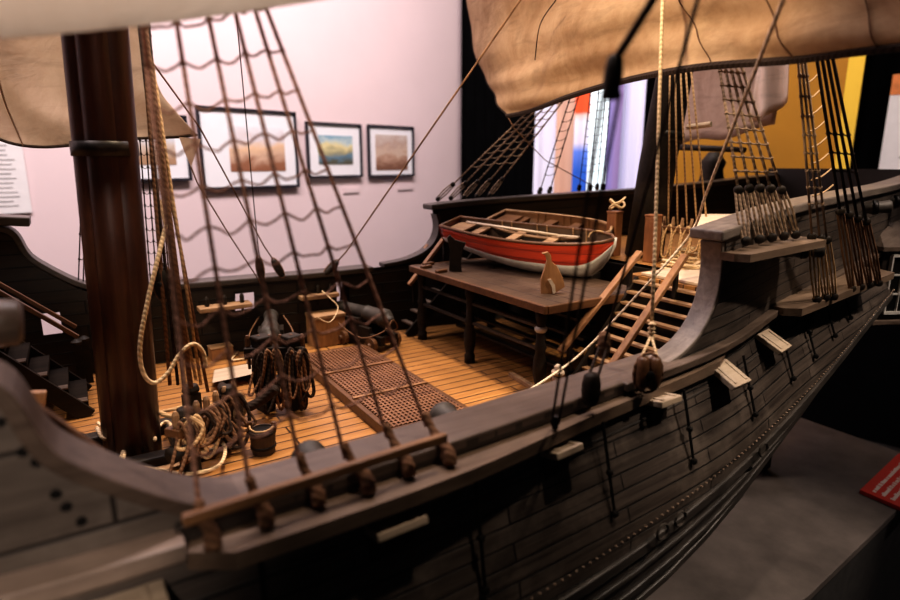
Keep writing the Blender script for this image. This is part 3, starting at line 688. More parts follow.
# running ropes down to the fife rail beside the foremast
for (a, b, r, mt) in (((143,5),(191,388),.0042,'rope_brown'),((137,5),(178,385),.0026,'rope_dark'),((149,40),(201,385),.0026,'rope_tan'),((156,120),(208,392),.0028,'rope_brown'),((140,5),(170,385),.003,'rope_brown'),((146,5),(184,388),.003,'rope_dark'),((160,200),(196,380),.0025,'rope_tan')):
    rope('running_rope', [ony(a[0],a[1],1.09), ony(b[0],b[1],1.02)], r, M[mt], 'taut rope running down close right of the foremast to its fife rail', 'rope', 'running ropes beside the foremast')
rope('loose_rope', [ony(166,225,1.02), ony(158,258,1.0), ony(148,300,.99), ony(140,345,.98), ony(143,372,.98), ony(154,383,.98), ony(168,373,.98), ony(180,354,.985), ony(193,344,.99), ony(203,352,1.0), ony(206,368,1.0)], .0034, M['rope_pale'], 'pale slack rope looping in front of the foremast')
block(ony(163,283,1.05), (0,0,1), .05, .028, .026, 'large dark block hanging on the ropes right of the foremast', M['dark'])
# halyard, double block, diagonal rope
c = ony(648,373,.50)
block(c, (0.02,.0,1), .046, .034, .022, 'brown double block hanging over the near channel below the pale halyard', M['brown'], double=True)
kn = ony(651,338,.53)
hal = thing('halyard', 'pale twisted halyard running straight up from the brown double block', 'rope', kn)
mb = MB(); mb.tube([kn, ony(655,245,.56), ony(662,18,.64), ony(664,-40,.66)], .0026, 8); mb.build('halyard_rope', M['rope_pale'], hal, smooth=True)
mb = MB(); mb.tube([kn+V3((0,0,.004)), c+RT*(-.014)+V3((0,0,.012))], .002, 6); mb.tube([kn+V3((0,0,.004)), c+RT*.014+V3((0,0,.012))], .002, 6); mb.build('rope_leg', M['rope_pale'], hal, smooth=True)
mb = MB()
for k in range(4): mb.lathe([(.003,-.003),(.006,0),(.003,.003)], kn+V3((0,0,.002+k*.006)), (0.1*(-1)**k,0,1), 8)
mb.build('seizing', M['rope_pale'], hal, smooth=True)
rope('diagonal_rope', [ony(791,-20,.34)]+[ony(791,-20,.34).lerp(ony(690,235,.66), k/4) for k in (1,2,3,4)]+[ony(640,292,.70), ony(585,350,.74), ony(545,380,.71), ony(505,404,.66)], .0021, M['rope_lit'], 'thick tan rope slanting across the stairs down to the deck edge')
# dark tackles on the near channel
def tackle(cpx, z, toppx, ytop, lab, midpx):
    base = onz(cpx[0], cpx[1], z); mid = ony(midpx[0], midpx[1], base.y+.03); top = ony(toppx[0], toppx[1], ytop)
    t = thing('backstay_tackle', lab, 'tackle', base)
    mb, sd, dp = block_mb(base+V3((0,0,.025)), (0,0,1), .042, .024, .02); mb.build('block_shell', M['dark'], t, smooth=True)
    mb, sd, dp = block_mb(mid, (0,0,1), .036, .018, .016); mb.build('block_shell', M['rope_brown'], t, smooth=True)
    mb = MB()
    for q in (-1,1): mb.tube([base+V3((0,0,.035))+sd*(.006*q), mid+sd*(.005*q)], .002, 5)
    mb.build('tackle_fall', M['rope_dark'], t)
    mb = MB(); mb.tube([mid, top], .0018, 6); mb.build('pendant', M['rope_dark'], t, smooth=True)
tackle((590,408), .2, (700,-10), .33, 'dark tackle block with lashing standing mid channel', (604,345))
bp = onz(555,424,.2)
t = thing('backstay_tackle', 'thin paired dark ropes rising from the channel to a blurred block', 'tackle', bp)
up = ony(612,92,.33)
mb = MB()
for q in (-1,1): mb.tube([bp+RT*(.004*q), up+RT*(.006*q)], .0015, 5)
mb.build('tackle_fall', M['rope_dark'], t)
mb, sd, dp = block_mb(up+V3((0,0,.01)), (0.1,0,1), .032, .014, .014); mb.build('block_shell', M['dark'], t, smooth=True)
mb = MB(); mb.tube([up+V3((0,0,.02)), ony(690,-60,.28)], .003, 6); mb.build('pendant', M['rope_dark'], t, smooth=True)
mb = MB(); mb.tube([bp+V3((0,0,-.006)), bp+V3((0,0,.01))], .004, 6); mb.build('eye_bolt', M['iron'], t)

# ------------------------------------------------------------------ deck furniture
# hatch grating
ht = thing('hatch_grating', 'long brown lattice hatch grating lying across the planked deck', 'grating', (.53,1.175,0))
hx0, hx1, hy0, hy1 = .445, .62, .92, 1.43
mb = MB(); hz = .022
for (a, b) in (((hx0,hy0),(hx1,hy0)),((hx1,hy0),(hx1,hy1)),((hx1,hy1),(hx0,hy1)),((hx0,hy1),(hx0,hy0))):
    mb.beam((*a, hz/2), (*b, hz/2), .012, hz)
mb.build('coaming', M['brown'], ht, bevel=.002)
for k in range(3):
    y0 = hy0+.006+(hy1-hy0-.012)*k/3; y1 = hy0+.006+(hy1-hy0-.012)*(k+1)/3; mb = MB()
    nx = 17; ny = 14
    for i in range(nx): xx = hx0+.008+(hx1-hx0-.016)*(i+.5)/nx; mb.box((xx, (y0+y1)/2, .019), (.0045, y1-y0, .008))
    for i in range(ny): yy = y0+(y1-y0)*(i+.5)/ny; mb.box(((hx0+hx1)/2, yy, .0185), (hx1-hx0-.012, .0045, .008))
    mb.build('lattice_panel', M['grate'], ht)
for k in (1,2):
    yy = hy0+(hy1-hy0)*k/3; mb = MB(); mb.box(((hx0+hx1)/2, yy, .021), (hx1-hx0, .010, .010)); mb.build('cross_batten', M['handrail'], ht)
mb = MB(); mb.box(((hx0+hx1)/2, (hy0+hy1)/2, .004), (hx1-hx0-.01, hy1-hy0-.01, .006)); mb.build('hatch_bottom', M['dark'], ht)
# bucket
bk = V3(onz(264,452,0)); bu = thing('bucket', 'small dark wooden bucket with rope handle standing on the golden deck', 'bucket', bk)
mb = MB(); mb.lathe([(.019,0),(.0205,.012),(.022,.034),(.0225,.044),(.0195,.044),(.018,.02),(.017,.008)], bk, (0,0,1), 20); mb.build('bucket_body', M['leather'], bu, smooth=False)
for z in (.010,.036):
    mb = MB(); mb.lathe([(.0212+.045*(z-.01)*1.2,z),(.0222+.045*(z-.01)*1.2,z+.001),(.0222+.045*(z-.01)*1.2,z+.005),(.0212+.045*(z-.01)*1.2,z+.006)], bk, (0,0,1), 20); mb.build('hoop', M['iron'], bu, smooth=True)
mb = MB()
for q in (-1,1): mb.box(bk+RT*(q*.021)+V3((0,0,.05)), (.006,.008,.016), TH)
mb.build('bucket_ear', M['brown'], bu, bevel=.001)
mb = MB(); mb.tube([bk+RT*(.021*math.cos(a*PI/10))+V3((0,0,.052))+V3((hx,hy,0))*(-.018*math.sin(a*PI/10))+V3((0,0,-.006*math.sin(a*PI/10))) for a in range(11)], .0018, 6); mb.build('handle', M['rope_tan'], bu, smooth=True)
# chest and small box
def crate(c, size, rz, label, lidm, bodym):
    t = thing('wooden_chest', label, 'chest', (c[0],c[1],0)); x, y, z = size
    mb = MB(); mb.box((c[0],c[1],z*.44), (x,y,z*.88), rz); mb.build('chest_body', bodym, t, bevel=.002)
    mb = MB(); mb.box((c[0],c[1],z*.94), (x*1.05,y*1.05,z*.12), rz); mb.build('chest_lid', lidm, t, bevel=.002)
crate((.565,1.565), (.088,.075,.09), .05, 'golden brown wooden chest against the far bulwark', M['tan'], M['tan2'])
crate((.285,1.585), (.055,.04,.034), .05, 'small brown box on deck left of the chest', M['tan'], M['tan2'])
mb = MB(); mb.prism([ony(*q, .86) for q in ((16,393),(47,392),(45,409),(38,424),(24,412))], (0,.012,0)); tag(mb.build('lit_deck_board', M['tan2'], bevel=.002), 'golden added board standing in for lit deck at far left behind the curved rail', 'board')  # golden board added for the patch of lit deck
# cannons
def build2(mb, name, mat, t, k, smooth=False):
    mb.v = [v*k for v in mb.v]; return mb.build(name, mat, t, smooth=smooth, local=True)
def cannon(k=1.22, short=False):
    t = thing('cannon', 'grey cannon on dark carriage by the far bulwark left of the chest', 'cannon', (0,0,0), 'deck cannons')
    mb = MB(); mb.lathe([(.004,-.026),(.009,-.022),(.006,-.016),(.017,-.012),(.0215,-.004),(.0215,.004),(.0185,.008),(.0175,.05),(.0185,.052),(.0185,.058),(.0155,.06),(.0135,.13),(.0145,.132),(.0165,.145),(.014,.15),(.008,.151),(.008,.13)][:12 if short else 99], (0,-.07,.072), (0,1,.03), 20)
    build2(mb, 'barrel', M['gun'], t, k, True)
    for q in (-1,1):
        mb = MB(); poly = [(q*.02-.006,-.085,.015),(q*.02-.006,.05,.015),(q*.02-.006,.05,.062),(q*.02-.006,-.01,.066),(q*.02-.006,-.012,.05),(q*.02-.006,-.045,.048),(q*.02-.006,-.047,.036),(q*.02-.006,-.085,.034)]
        mb.prism(poly, (.012,0,0)); build2(mb, 'carriage_cheek', M['dark'], t, k)
        for yy in (-.065,.032):
            mb = MB(); mb.lathe([(.004,0),(.0165,.001),(.0165,.011),(.006,.012),(.005,.017)], (q*.03,yy,.0165), (q,0,0), 16); build2(mb, 'wheel', M['brown'], t, k)
    for yy in (-.065,.032):
        mb = MB(); mb.box((0,yy,.02),(.08,.014,.014)); build2(mb, 'axle', M['brown'], t, k)
    mb = MB(); mb.tube(spline([(.026,.08,.075),(.045,.03,.05),(.042,-.04,.03),(.02,-.09,.05),(0,-.096,.072),(-.02,-.09,.05),(-.042,-.04,.03),(-.045,.03,.05),(-.026,.08,.075)], 5), .0016, 6); build2(mb, 'breeching_rope', M['rope_brown'], t, k, True)
    return t
cn = cannon(); cn.location = (.395,1.50,0); cn.rotation_euler = (0,0,-.30)
dup(cn, (.655,1.505,0), .30, 'grey cannon on dark carriage right of the golden chest')
cs = cannon(1.0, True); cs.location = (.205,.575,.083); cs.rotation_euler = (0,0,PI); cs['label'] = 'rounded grey cannon breech behind the near rail beside the bucket'
dup(cs, (.402,.59,.083), PI, 'rounded grey cannon breech behind the near rail at the hatch corner')
mb = MB(); mb.box((.205,.60,.04),(.10,.14,.08)); mb.build('gun_bed', M['dark'], hullO, bevel=.003)
mb = MB(); mb.box((.398,.61,.04),(.10,.14,.08)); mb.build('gun_bed', M['dark'], hullO, bevel=.003)
# topsail bitts with hung rope in the middle of the deck
bt = thing('rope_bitts', 'dark upright bitts hung with rope coils in the deck middle', 'bitts', (.32,1.18,0))
def bpt(px, py, y=1.18): return ony(px, py, y)
for x, y in ((.292,1.185),(.345,1.16)):
    mb = MB(); mb.box((x,y,.075),(.03,.03,.15), .3); mb.box((x,y,.154),(.034,.034,.010), .3); mb.build('bitt_post', M['dark'], bt, bevel=.003)
mb = MB(); mb.beam((.262,1.2,.125),(.368,1.148,.125), .026, .022); mb.beam((.275,1.195,.06),(.365,1.15,.06), .022, .022); mb.build('cross_beam', M['dark'], bt, bevel=.002)
for k in range(6):
    f = (k+.3)/6.0; p = V3((.262,1.2,.134)).lerp(V3((.378,1.143,.134)), f); mb = MB(); mb.lathe([(.003,-.045),(.004,0),(.0058,.004),(.005,.02),(.003,.026)], p, (0,0,1), 8); mb.build('belaying_pin', M['brown'], bt)
for k in range(26):
    f = random.random(); p = V3((.262,1.19,.134)).lerp(V3((.362,1.141,.134)), f)+V3((0,-.014-random.random()*.012,-.01*random.random()))
    L = .05+.06*random.random(); w = .006+.005*random.random()
    sk = random.uniform(-.02,.02); q_ = random.uniform(-.012,.012)
    mb = MB(); mb.tube(spline([p+V3((0,0,.004)), p+V3((w,-.004+q_*.3,-L*.4)), p+V3((w*.6+sk,-.006+q_,-L)), p+V3((-w*.6+sk,-.005+q_,-L*1.05)), p+V3((-w,-.003,-L*.4))], 5, True), .0022+.0018*random.random(), 6, True)
    mb.build('rope_hank', M['rope_dark'] if k % 3 else M['rope_brown'], bt, smooth=True)
rope('slack_rope', [onz(222,386,.03), onz(228,404,.028), onz(245,408,.03), onz(262,400,.045), onz(276,388,.07)], .010, M['rope_dark'], 'thick dark rope sagging from the bitts along the deck')
rope('slack_rope', [ony(318,318,1.45), ony(330,322,1.46), ony(338,308,1.5), ony(330,298,1.52), ony(322,291,1.56)], .0015, M['rope_pale'], 'thin pale rope loop beside the cannon left of the chest')
rope('slack_rope', [onz(238,352,.004), onz(232,360,.004), onz(250,357,.004), onz(258,351,.004), onz(245,340,.02)], .003, M['rope_pale'], 'pale rope lying on deck between box and bitts')
# pale plank on deck between foremast and bitts
mb = MB(); mb.hexa([onz(212,383,.006), onz(262,372,.006), onz(258,362,.006), onz(214,370,.006), onz(212,383,.022), onz(262,372,.022), onz(258,362,.022), onz(214,370,.022)])
tag(mb.build('deck_plank', M['lid'], bevel=.002), 'pale thick plank lying on deck left of the bitts', 'plank')
mb = MB(); mb.hexa([onz(140,478,.001), onz(238,446,.001), onz(236,440,.001), onz(140,470,.001), onz(140,478,.008), onz(238,446,.008), onz(236,440,.008), onz(140,470,.008)])
tag(mb.build('deck_plank', M['tan'], bevel=.001), 'narrow brown plank on deck right of the foremast foot', 'plank')
# fife rail beside the foremast
ff = thing('fife_rail', 'rope covered fife rail standing right beside the foremast foot', 'rail', (.15,1.02,0))
for x, y in ((.115,.985),(.195,1.05),(.14,1.09)):
    mb = MB(); mb.box((x,y,.05),(.024,.024,.10), .6); mb.lathe([(.012,0),(.016,.006),(.012,.016)], (x,y,.10), (0,0,1), 10); mb.build('rail_post', M['dark'], ff, bevel=.002)
mb = MB(); mb.beam((.09,.965,.085),(.215,1.065,.085), .03, .014); mb.build('rail_board', M['brown'], ff, bevel=.002)
mb = MB(); mb.tube([(.085,.962,.05),(.19,1.03,.05)], .014, 10); mb.build('roller', M['dark'], ff, smooth=True)
for k in range(7):
    p = V3((.09,.965,.09)).lerp(V3((.215,1.065,.09)), (k+.5)/7); mb = MB(); mb.lathe([(.003,-.05),(.004,0),(.006,.004),(.0055,.022),(.003,.028)], p, (0,0,1), 8); mb.build('belaying_pin', M['tan'], ff)
for k in range(24):
    p = V3((.085,.958,.09)).lerp(V3((.215,1.058,.09)), random.random())+V3((.006*random.uniform(-1,1),-.01-.01*random.random(),.01))
    L = .03+.05*random.random(); w = .007+.009*random.random()
    sk = random.uniform(-.022,.022); q_ = random.uniform(-.015,.012)
    mb = MB(); mb.tube(spline([p+V3((0,0,.004)), p+V3((w,-.004+q_*.4,-L*.4)), p+V3((w*.7+sk,-.008+q_,-L)), p+V3((-w*.7+sk,-.006+q_,-L*1.02)), p+V3((-w,-.003,-L*.4))], 5, True), .0024+.0012*random.random(), 6, True)
    mb.build('rope_hank', M[('rope_brown','rope_dark','rope_brown','rope_tan')[k % 4]], ff, smooth=True)
for i, pts in enumerate((
    [(98,423),(108,430),(120,435),(124,447),(120,460),(115,466)],
    [(97,428),(103,438),(116,442),(124,450),(122,462),(117,468)],
    [(140,467),(160,470),(185,474),(210,470),(222,462),(225,448),(218,438),(205,433)],
    [(155,440),(156,430),(165,422),(170,424),(172,430)],
    [(195,452),(205,455),(215,447),(222,432),(226,420),(231,420),(230,426)],
    [(190,432),(200,433),(213,432),(222,430)],
    [(160,412),(175,409),(190,404),(200,400),(210,405),(216,414)],
    [(150,408),(170,416),(186,414),(196,420),(208,428)])):
    rope('deck_rope', [onz(a, b, .02+.012*math.sin(k*1.3+i)+(.04 if i >= 6 else (.018 if i in (0,1,3) else 0))) for k, (a, b) in enumerate(pts)], .0032 if i != 7 else .0045, M['rope_pale'] if i < 6 else M['rope_tan'], ['pale rope draped over the left side of the foremast foot','pale rope doubled beside the left mast foot rope','long pale rope curving over deck in front of the fife rail','short pale rope hoop at the front of the mast foot','pale rope curl at the right end of the fife rail','straight pale rope lying along the fife rail','tan rope trailing over the fife rail top','thick tan rope across the fife rail foot'][i])

# ------------------------------------------------------------------ boat platform
PZ = .213
pf = thing('boat_platform', 'raised dark wooden platform carrying the red boat', 'platform', (.95,1.19,0))
px0, px1, py0, py1 = .797, 1.10, .905, 1.475
n = 7
for k in range(n):
    x0 = px0+(px1-px0)*k/n; x1 = px0+(px1-px0)*(k+1)/n-.0022
    mb = MB(); mb.box(((x0+x1)/2,(py0+py1)/2,PZ-.006),(x1-x0,py1-py0,.012)); mb.build('platform_board', M['platform'], pf, bevel=.001)
mb = MB(); mb.box((px0-.004,(py0+py1)/2,PZ-.008),(.010,py1-py0+.012,.018)); mb.box(((px0+px1)/2,py0-.004,PZ-.008),(px1-px0,.010,.018)); mb.box(((px0+px1)/2,py1+.004,PZ-.008),(px1-px0,.01,.018)); mb.build('edge_trim', M['brown'], pf, bevel=.002)
postp = [(.012,0),(.012,.02),(.009,.026),(.013,.05),(.0135,.075),(.009,.1),(.012,.11),(.009,.12),(.0085,.165),(.011,.175),(.012,.195)]
for x, y in ((.815,1.455),(.815,1.21),(.82,.945),(1.06,1.455),(1.06,.945)):
    mb = MB(); mb.lathe([(r*1.15,h) for r, h in postp], (x,y,0), (0,0,1), 12); mb.build('turned_post', M['dark'], pf, smooth=True)
mb = MB(); mb.lathe([(.006,.14),(.014,.148),(.014,.154),(.006,.16)], (.82,.945,0), (0,0,1), 12); mb.build('post_collar', M['white'], pf, smooth=True)
for z in (.155,.105):
    mb = MB(); mb.beam((.815,1.455,z),(.82,.945,z), .007, .007); mb.build('rail_bar', M['rail_dark'], pf)
for x, y in ((.80,1.42),(.83,1.46),(.80,1.34)):
    mb = MB(); mb.box((x+.01,y,PZ+.004),(.035,.014,.009), .2); mb.build('deck_cleat', M['brown'], pf, bevel=.002)
# lower racks under the platform
for k in range(4):
    mb = MB(); mb.box((.93+.02*k, 1.2, .03+.035*k),(.02,.48,.006)); mb.build('rack_slat', M['rail_dark'], pf)

# stairs to the quarterdeck
def stairs(y0, y1, label, rails, n=11, xa=.855, xb=1.055):
    t = thing('deck_stairs', label, 'stairs', (xa, (y0+y1)/2, 0))
    for k in range(n):
        f = (k+.5)/n; x = xa+(xb-xa)*f; z = .245*(k+1)/(n+.2)
        mb = MB(); mb.box((x,(y0+y1)/2,z),(.017,y1-y0,.006)); mb.build('tread', M['tan'] if y0 < 1 else M['rail'], t, bevel=.001)
    for y in (y0, y1):
        mb = MB(); mb.beam((xa-.01,y,.0),(xb+.005,y,.24), .008, .03); mb.build('stringer', M['dark'], t)
    for y, a, b in rails:
        mb = MB(); mb.beam(a, b, .016, .010); hr = mb.build('handrail', M['handrail'] if 'handrail' in M else M['tan'], t, bevel=.002)
        for f in (.12,.88):
            p = V3(a).lerp(V3(b), f); mb = MB(); mb.box((p.x,p.y,p.z-.035),(.008,.008,.07)); mb.build('baluster', M['dark'], hr)
    return t
stairs(.665,.895,'steep wooden stairs with tan handrails up to the quarterdeck on the near side',[(.9,(.835,.9,.109),(1.061,.9,.304)),(.78,(.86,.782,.105),(1.06,.782,.312))])
stairs(1.495,1.595,'narrow dark stairs beside the far end of the boat platform',[(1.5,tuple(ony(409,285,1.5)),tuple(ony(449,232,1.5))),(1.59,tuple(ony(397,291,1.585)),tuple(ony(428,245,1.585)))],8,.80,1.04)
# newel at the foot of the near stairs
nw = thing('newel_post', 'small turned post with pale cap at the foot of the near stairs', 'post', (.80,.915,0))
q = onx(558,372,.80); q.z = 0
mb = MB(); mb.lathe([(.010,0),(.010,.045),(.013,.05),(.013,.075)], q, (0,0,1), 12); mb.build('post_shaft', M['brown'], nw, smooth=True)
mb = MB(); mb.lathe([(.010,.075),(.014,.079),(.013,.085),(.006,.089),(.009,.094),(.003,.099)], q, (0,0,1), 12); mb.build('post_cap', M['pale'], nw, smooth=True)
mb = MB(); mb.beam(onz(511,374,.005), onz(536,389,.005), .014, .010); tag(mb.build('deck_batten', M['tan'], bevel=.001), 'short tan batten on deck in the platform shadow', 'plank')
# square bitts before the mainmast
for (x, y, lab) in ((1.235,1.14,'square brown bitt post with rope on top, left of the mainmast'),(1.235,1.012,'square brown bitt post right of the mainmast')):
    mb = MB(); mb.box((x,y,.25+.058),(.03,.03,.116), .1); mb.box((x,y,.25+.118),(.033,.033,.006), .1); tag(mb.build('bitt_post', M['bitt'], bevel=.002), lab, 'post')
rope('bitt_rope', [V3((1.235+.018*math.cos(k*.9),1.135+.02*math.sin(k*.9),.376+.006*math.sin(k*2.1)+.002*k)) for k in range(14)], .003, M['rope_pale'], 'pale rope turns wound on the left bitt post top')
# quarterdeck pin rail with hanging ropes and coils
qp = thing('pin_rail', 'rope hung pin rail on the quarterdeck above the near stairs', 'rail', (1.26,.90,.25))
for y in (.865,1.045):
    mb = MB(); mb.box((1.28,y,.25+.04),(.02,.02,.08)); mb.build('rail_post', M['brown'], qp)
mb = MB(); mb.box((1.28,.955,.335),(.03,.22,.012)); mb.build('rail_board', M['brown'], qp, bevel=.002)
for k in range(7):
    y = .88+.027*k; mb = MB(); mb.lathe([(.003,-.03),(.004,0),(.005,.004),(.003,.022)], (1.28,y,.342), (0,0,1), 8); mb.build('belaying_pin', M['tan'], qp)
    mb = MB(); L = .05+.03*random.random()
    mb.tube(spline([(1.27,y,.345),(1.262,y-.012,.32),(1.255,y-.008,.345-L),(1.255,y+.008,.345-L),(1.262,y+.01,.32)], 5, True), .0026, 6, True); mb.build('rope_hank', M['rope_tan'], qp, smooth=True)
for k in range(5):
    rope('running_rope', [V3((1.28,.89+.028*k,.345)), ony(690-5*k, 60, .95+.02*k)], .0022, M['rope_tan'], 'tan rope rising from the quarterdeck pin rail behind the mainsail', 'rope', 'ropes rising from the quarterdeck pin rail')
for k, (x, y, lab) in enumerate(((1.40,1.0,'large pale rope coil lying on the quarterdeck'),(1.22,.90,'pale loose rope coil at the top of the near stairs'))):
    pts = []
    for a in range(60):
        an = a*.55; r = .05-.018*((a % 23)/23)+.004*math.sin(a*1.7); pts.append(V3((x+r*math.cos(an), y+r*1.0*math.sin(an), .256+.012*(a/60)+.004*math.sin(a*.9))))
    rope('rope_coil', pts, .0035, M['rope_pale'], lab, 'rope', n=3)
mb = MB(); mb.hexa([(1.07,.69,.251),(1.3,.72,.251),(1.3,.90,.251),(1.07,.90,.251),(1.07,.69,.257),(1.3,.72,.257),(1.3,.90,.257),(1.07,.90,.257)])  # pale sheet added over the quarterdeck for the light falling there
tag(mb.build('lit_deck_sheet', M['pale'], bevel=.001), 'pale added sheet standing in for lit deck at the head of the near stairs', 'board')
# grey deckhouse edge behind the near hance
mb = MB(); mb.hexa([onz(690,232,.36), onz(735,222,.36), onz(735,214,.36), onz(700,214,.36), onz(690,232,.372), onz(735,222,.372), onz(735,214,.372), onz(700,214,.372)])
tag(mb.build('deck_board', M['pale'], bevel=.001), 'pale board on top of the near quarterdeck rail corner', 'board')

# ------------------------------------------------------------------ boats
def boat(label, L, B, D, mats, loc, rz, pitch=0, heel=0):
    t = thing('rowing_boat', label, 'boat', loc, None, rz); t.rotation_euler = (heel, pitch, rz)
    N = 26
    def sec(f):   # f 0 transom .. 1 bow
        hb = B/2*(.66+.34*math.sin(min(1, f/.5)*PI/2)) if f < .5 else B/2*math.sqrt(max(0, 1-((f-.5)/.5)**2.4))
        shz = D+.11*D*(2*f-1)**2*(1.0 if f < .5 else .9); kz = 0.0
        if f < .55: kz = .50*D*(1-f/.55)**1.4
        if f > .82: kz = D*.95*((f-.82)/.18)**2.2
        return hb, shz, kz
    def outline(f, grow=1.0):
        hb, sz, kz = sec(f); pts = []
        for k in range(11):
            a = k/10; y = hb*grow*min(1, math.sin(a*PI/2)**.62); z = kz+(sz-kz)*(1-math.cos(a*PI/2))**.95
            pts.append((f*L, y, z))
        return pts
    wl = 5.4
    def skin(k0, k1, grow=1.0, inner=False, clink=0):
        mb = MB(); uv = []
        for s in (-1, 1):
            rows = []
            for i in range(N+1):
                o = outline(i/N, grow); r = []
                for k in range(k0, k1+1):
                    p = o[k]; c = clink*(k % 2)
                    r.append((p[0], s*(p[1]+c), p[2]+(.004 if inner else 0)))
                rows.append(r)
            b = len(mb.v); mb.grid(rows)
        for v in mb.v: uv.append((v.x*2, v.z*20))
        mb.uv = uv; return mb
    skin(6, 10, 1.0, clink=.0012).build('topside_strakes', mats['top'], t, smooth=False, local=True, solid=.002)
    skin(0, 6, 1.0).build('bottom_planking', mats['bottom'], t, smooth=True, local=True, solid=.002)
    skin(0, 10, .955, True).build('inner_planking', mats['inner'], t, smooth=True, local=True)
    # transom
    o = outline(0); mb = MB(); poly = [(0, y, z) for _, y, z in o]+[(0, -y, z) for _, y, z in o[::-1][:-1]]
    mb.prism(poly, (-.006,0,0)); mb.build('transom', mats['top'], t, local=True)
    mb = MB()
    for s in (-1,1): mb.tube([(outline(i/N)[10][0], s*outline(i/N)[10][1], outline(i/N)[10][2]+.001) for i in range(N+1)], .0042, 6)
    mb.tube([(0,-outline(0)[10][1],outline(0)[10][2]),(0,outline(0)[10][1],outline(0)[10][2])], .004, 6); mb.build('gunwale', mats['rim'], t, smooth=True, local=True)
    for f in (.18,.42,.64):
        hb, sz, kz = sec(f); mb = MB(); mb.box((f*L,0,sz*.80),(.028,hb*1.86,.005)); mb.build('thwart', mats['seat'], t, local=True)
    hb, sz, kz = sec(.05); mb = MB(); mb.box((.035,0,sz*.86),(.06,hb*1.8,.005)); mb.build('stern_sheet', mats['seat'], t, local=True)
    for f in (.28,.34,.5,.56,.72,.8):
        o = outline(f, .93); mb = MB(); mb.tube([(x, y, z+.005) for x, y, z in o]+[], .0022, 5); mb.tube([(x, -y, z+.005) for x, y, z in o], .0022, 5); mb.build('rib', mats['seat'], t, local=True)
    mb = MB(); mb.tube([(f*L, 0, sec(f)[2]-.003) for f in (0,.1,.3,.6,.82,.88,.93,.97,1.0)]+[(L*1.004,0,sec(1)[1]+.004)], .004, 6); mb.build('keel', mats['bottom'], t, smooth=True, local=True)
    return t
redm = dict(top=M['red'], bottom=M['white'], inner=M['platform'], rim=M['brown'], seat=M['tan'])
brnm = dict(top=M['rail_dark'], bottom=M['rail_dark'], inner=M['brown'], rim=M['tan'], seat=M['brown'])
A_ = V3((.90,1.47,.224)); Bw = V3((1.085,.985,.224)); dirv = (Bw-A_); dirv.z = 0; perp = V3((-dirv.y,dirv.x,0)).normalized()
rzb = math.atan2(dirv.y, dirv.x); BL = dirv.length*.99
org = A_+perp*.045
boat('red clinker rowing boat with white bottom resting on the platform', BL*.98, .140, .095, redm, org+V3((0,0,.004)), rzb-.03, .022, .20)
boat('plain dark brown rowing boat with grey rim lying behind the red boat', .375, .19, .072, brnm, V3((1.085,1.475,.262)), rzb-.04, .05, .22)
mb = MB(); o0 = org+dirv*.06+perp*.02+V3((0,0,.104)); o1 = org+dirv*.64+perp*.01+V3((0,0,.088))
oar = thing('oar', 'slim pale oar lying lengthwise inside the red boat', 'oar', o0)
mb.tube([o0,o1], .0035, 8); mb.build('oar_shaft', M['pale'], oar, smooth=True)
mb = MB(); mb.beam(o1, o1+dirv.normalized()*.06, .014, .003); mb.build('oar_blade', M['pale'], oar)
rope('boat_rope', [org+dirv*.86+V3((.022*math.cos(a*PI/6)*.8-.0,.022*math.cos(a*PI/6)*-.6,.092+.016*abs(math.sin(a*PI/6)))) for a in range(7)], .002, M['rope_tan'], 'small rope hoop standing in the red boat bow')
# chocks
def flat(name, px, z0y, th, mat, label, cat, nrm):
    pts = [ony(a, b, z0y) if z0y else None for a, b in px]; mb = MB(); mb.prism(pts, nrm*th); return tag(mb.build(name, mat, bevel=.0015), label, cat)
def chock(pxs, x, th, mat, label):
    pts = []
    d = perp*-1   # facing the camera side
    base = onz(pxs[0][0], pxs[0][1], PZ); n_ = V3((FW.x, FW.y, 0)).normalized(); 
    for a, b in pxs:
        r = ray(a, b); k = (base-CAM).dot(n_)/r.dot(n_); pts.append(CAM+r*k)
    mb = MB(); mb.prism(pts, n_*th); return tag(mb.build('boat_chock', mat, bevel=.001), label, 'chock')
ck = thing('boat_chock', 'brown bird shaped chock plate standing before the red boat', 'chock', onz(545,293,PZ))
def platepts(pxs, base):
    n_ = V3((FW.x, FW.y, 0)).normalized(); out = []
    for a, b in pxs:
        r = ray(a, b); k = (base-CAM).dot(n_)/r.dot(n_); out.append(CAM+r*k)
    return out, n_
bb = onz(548,294,PZ)
P1, n_ = platepts([(541,294),(554,294),(565,287),(563,278),(557,266),(552,262),(551,255),(548,252),(542,253.5),(546,256),(547,261),(545,268),(541,280)], bb)
mb = MB(); mb.prism(P1, n_*.012); mb.build('chock_plate', M['tan2'] if 'tan2' in M else M['tan'], ck, bevel=.0012)
P2, n_ = platepts([(548,280),(551,279),(555,285),(556,293),(553,294),(552,287)], bb-n_*.004)
mb = MB(); mb.prism(P2, n_*.004); mb.build('chock_peg', M['pale'], ck)
bb = onz(455,272,PZ); P1, n_ = platepts([(449,271),(462,273),(461,262),(463,250),(466,243),(455,240),(450,235),(447,238),(450,250)], bb)
mb = MB(); mb.prism(P1, n_*.014); tag(mb.build('boat_chock', M['dark'], bevel=.001), 'dark curved chock under the stern end of the red boat', 'chock')
mb = MB(); mb.beam(org+dirv*.78+V3((0,0,-.022)), org+dirv*.78+perp*.1+V3((0,0,-.022)), .03, .02); mb.beam(org+dirv*.3+V3((0,0,-.018))-perp*.04, org+dirv*.3+perp*.12+V3((0,0,-.018)), .02, .022)
tag(mb.build('boat_skid', M['dark'], bevel=.001), 'dark skid timbers under the boats on the platform', 'skid')

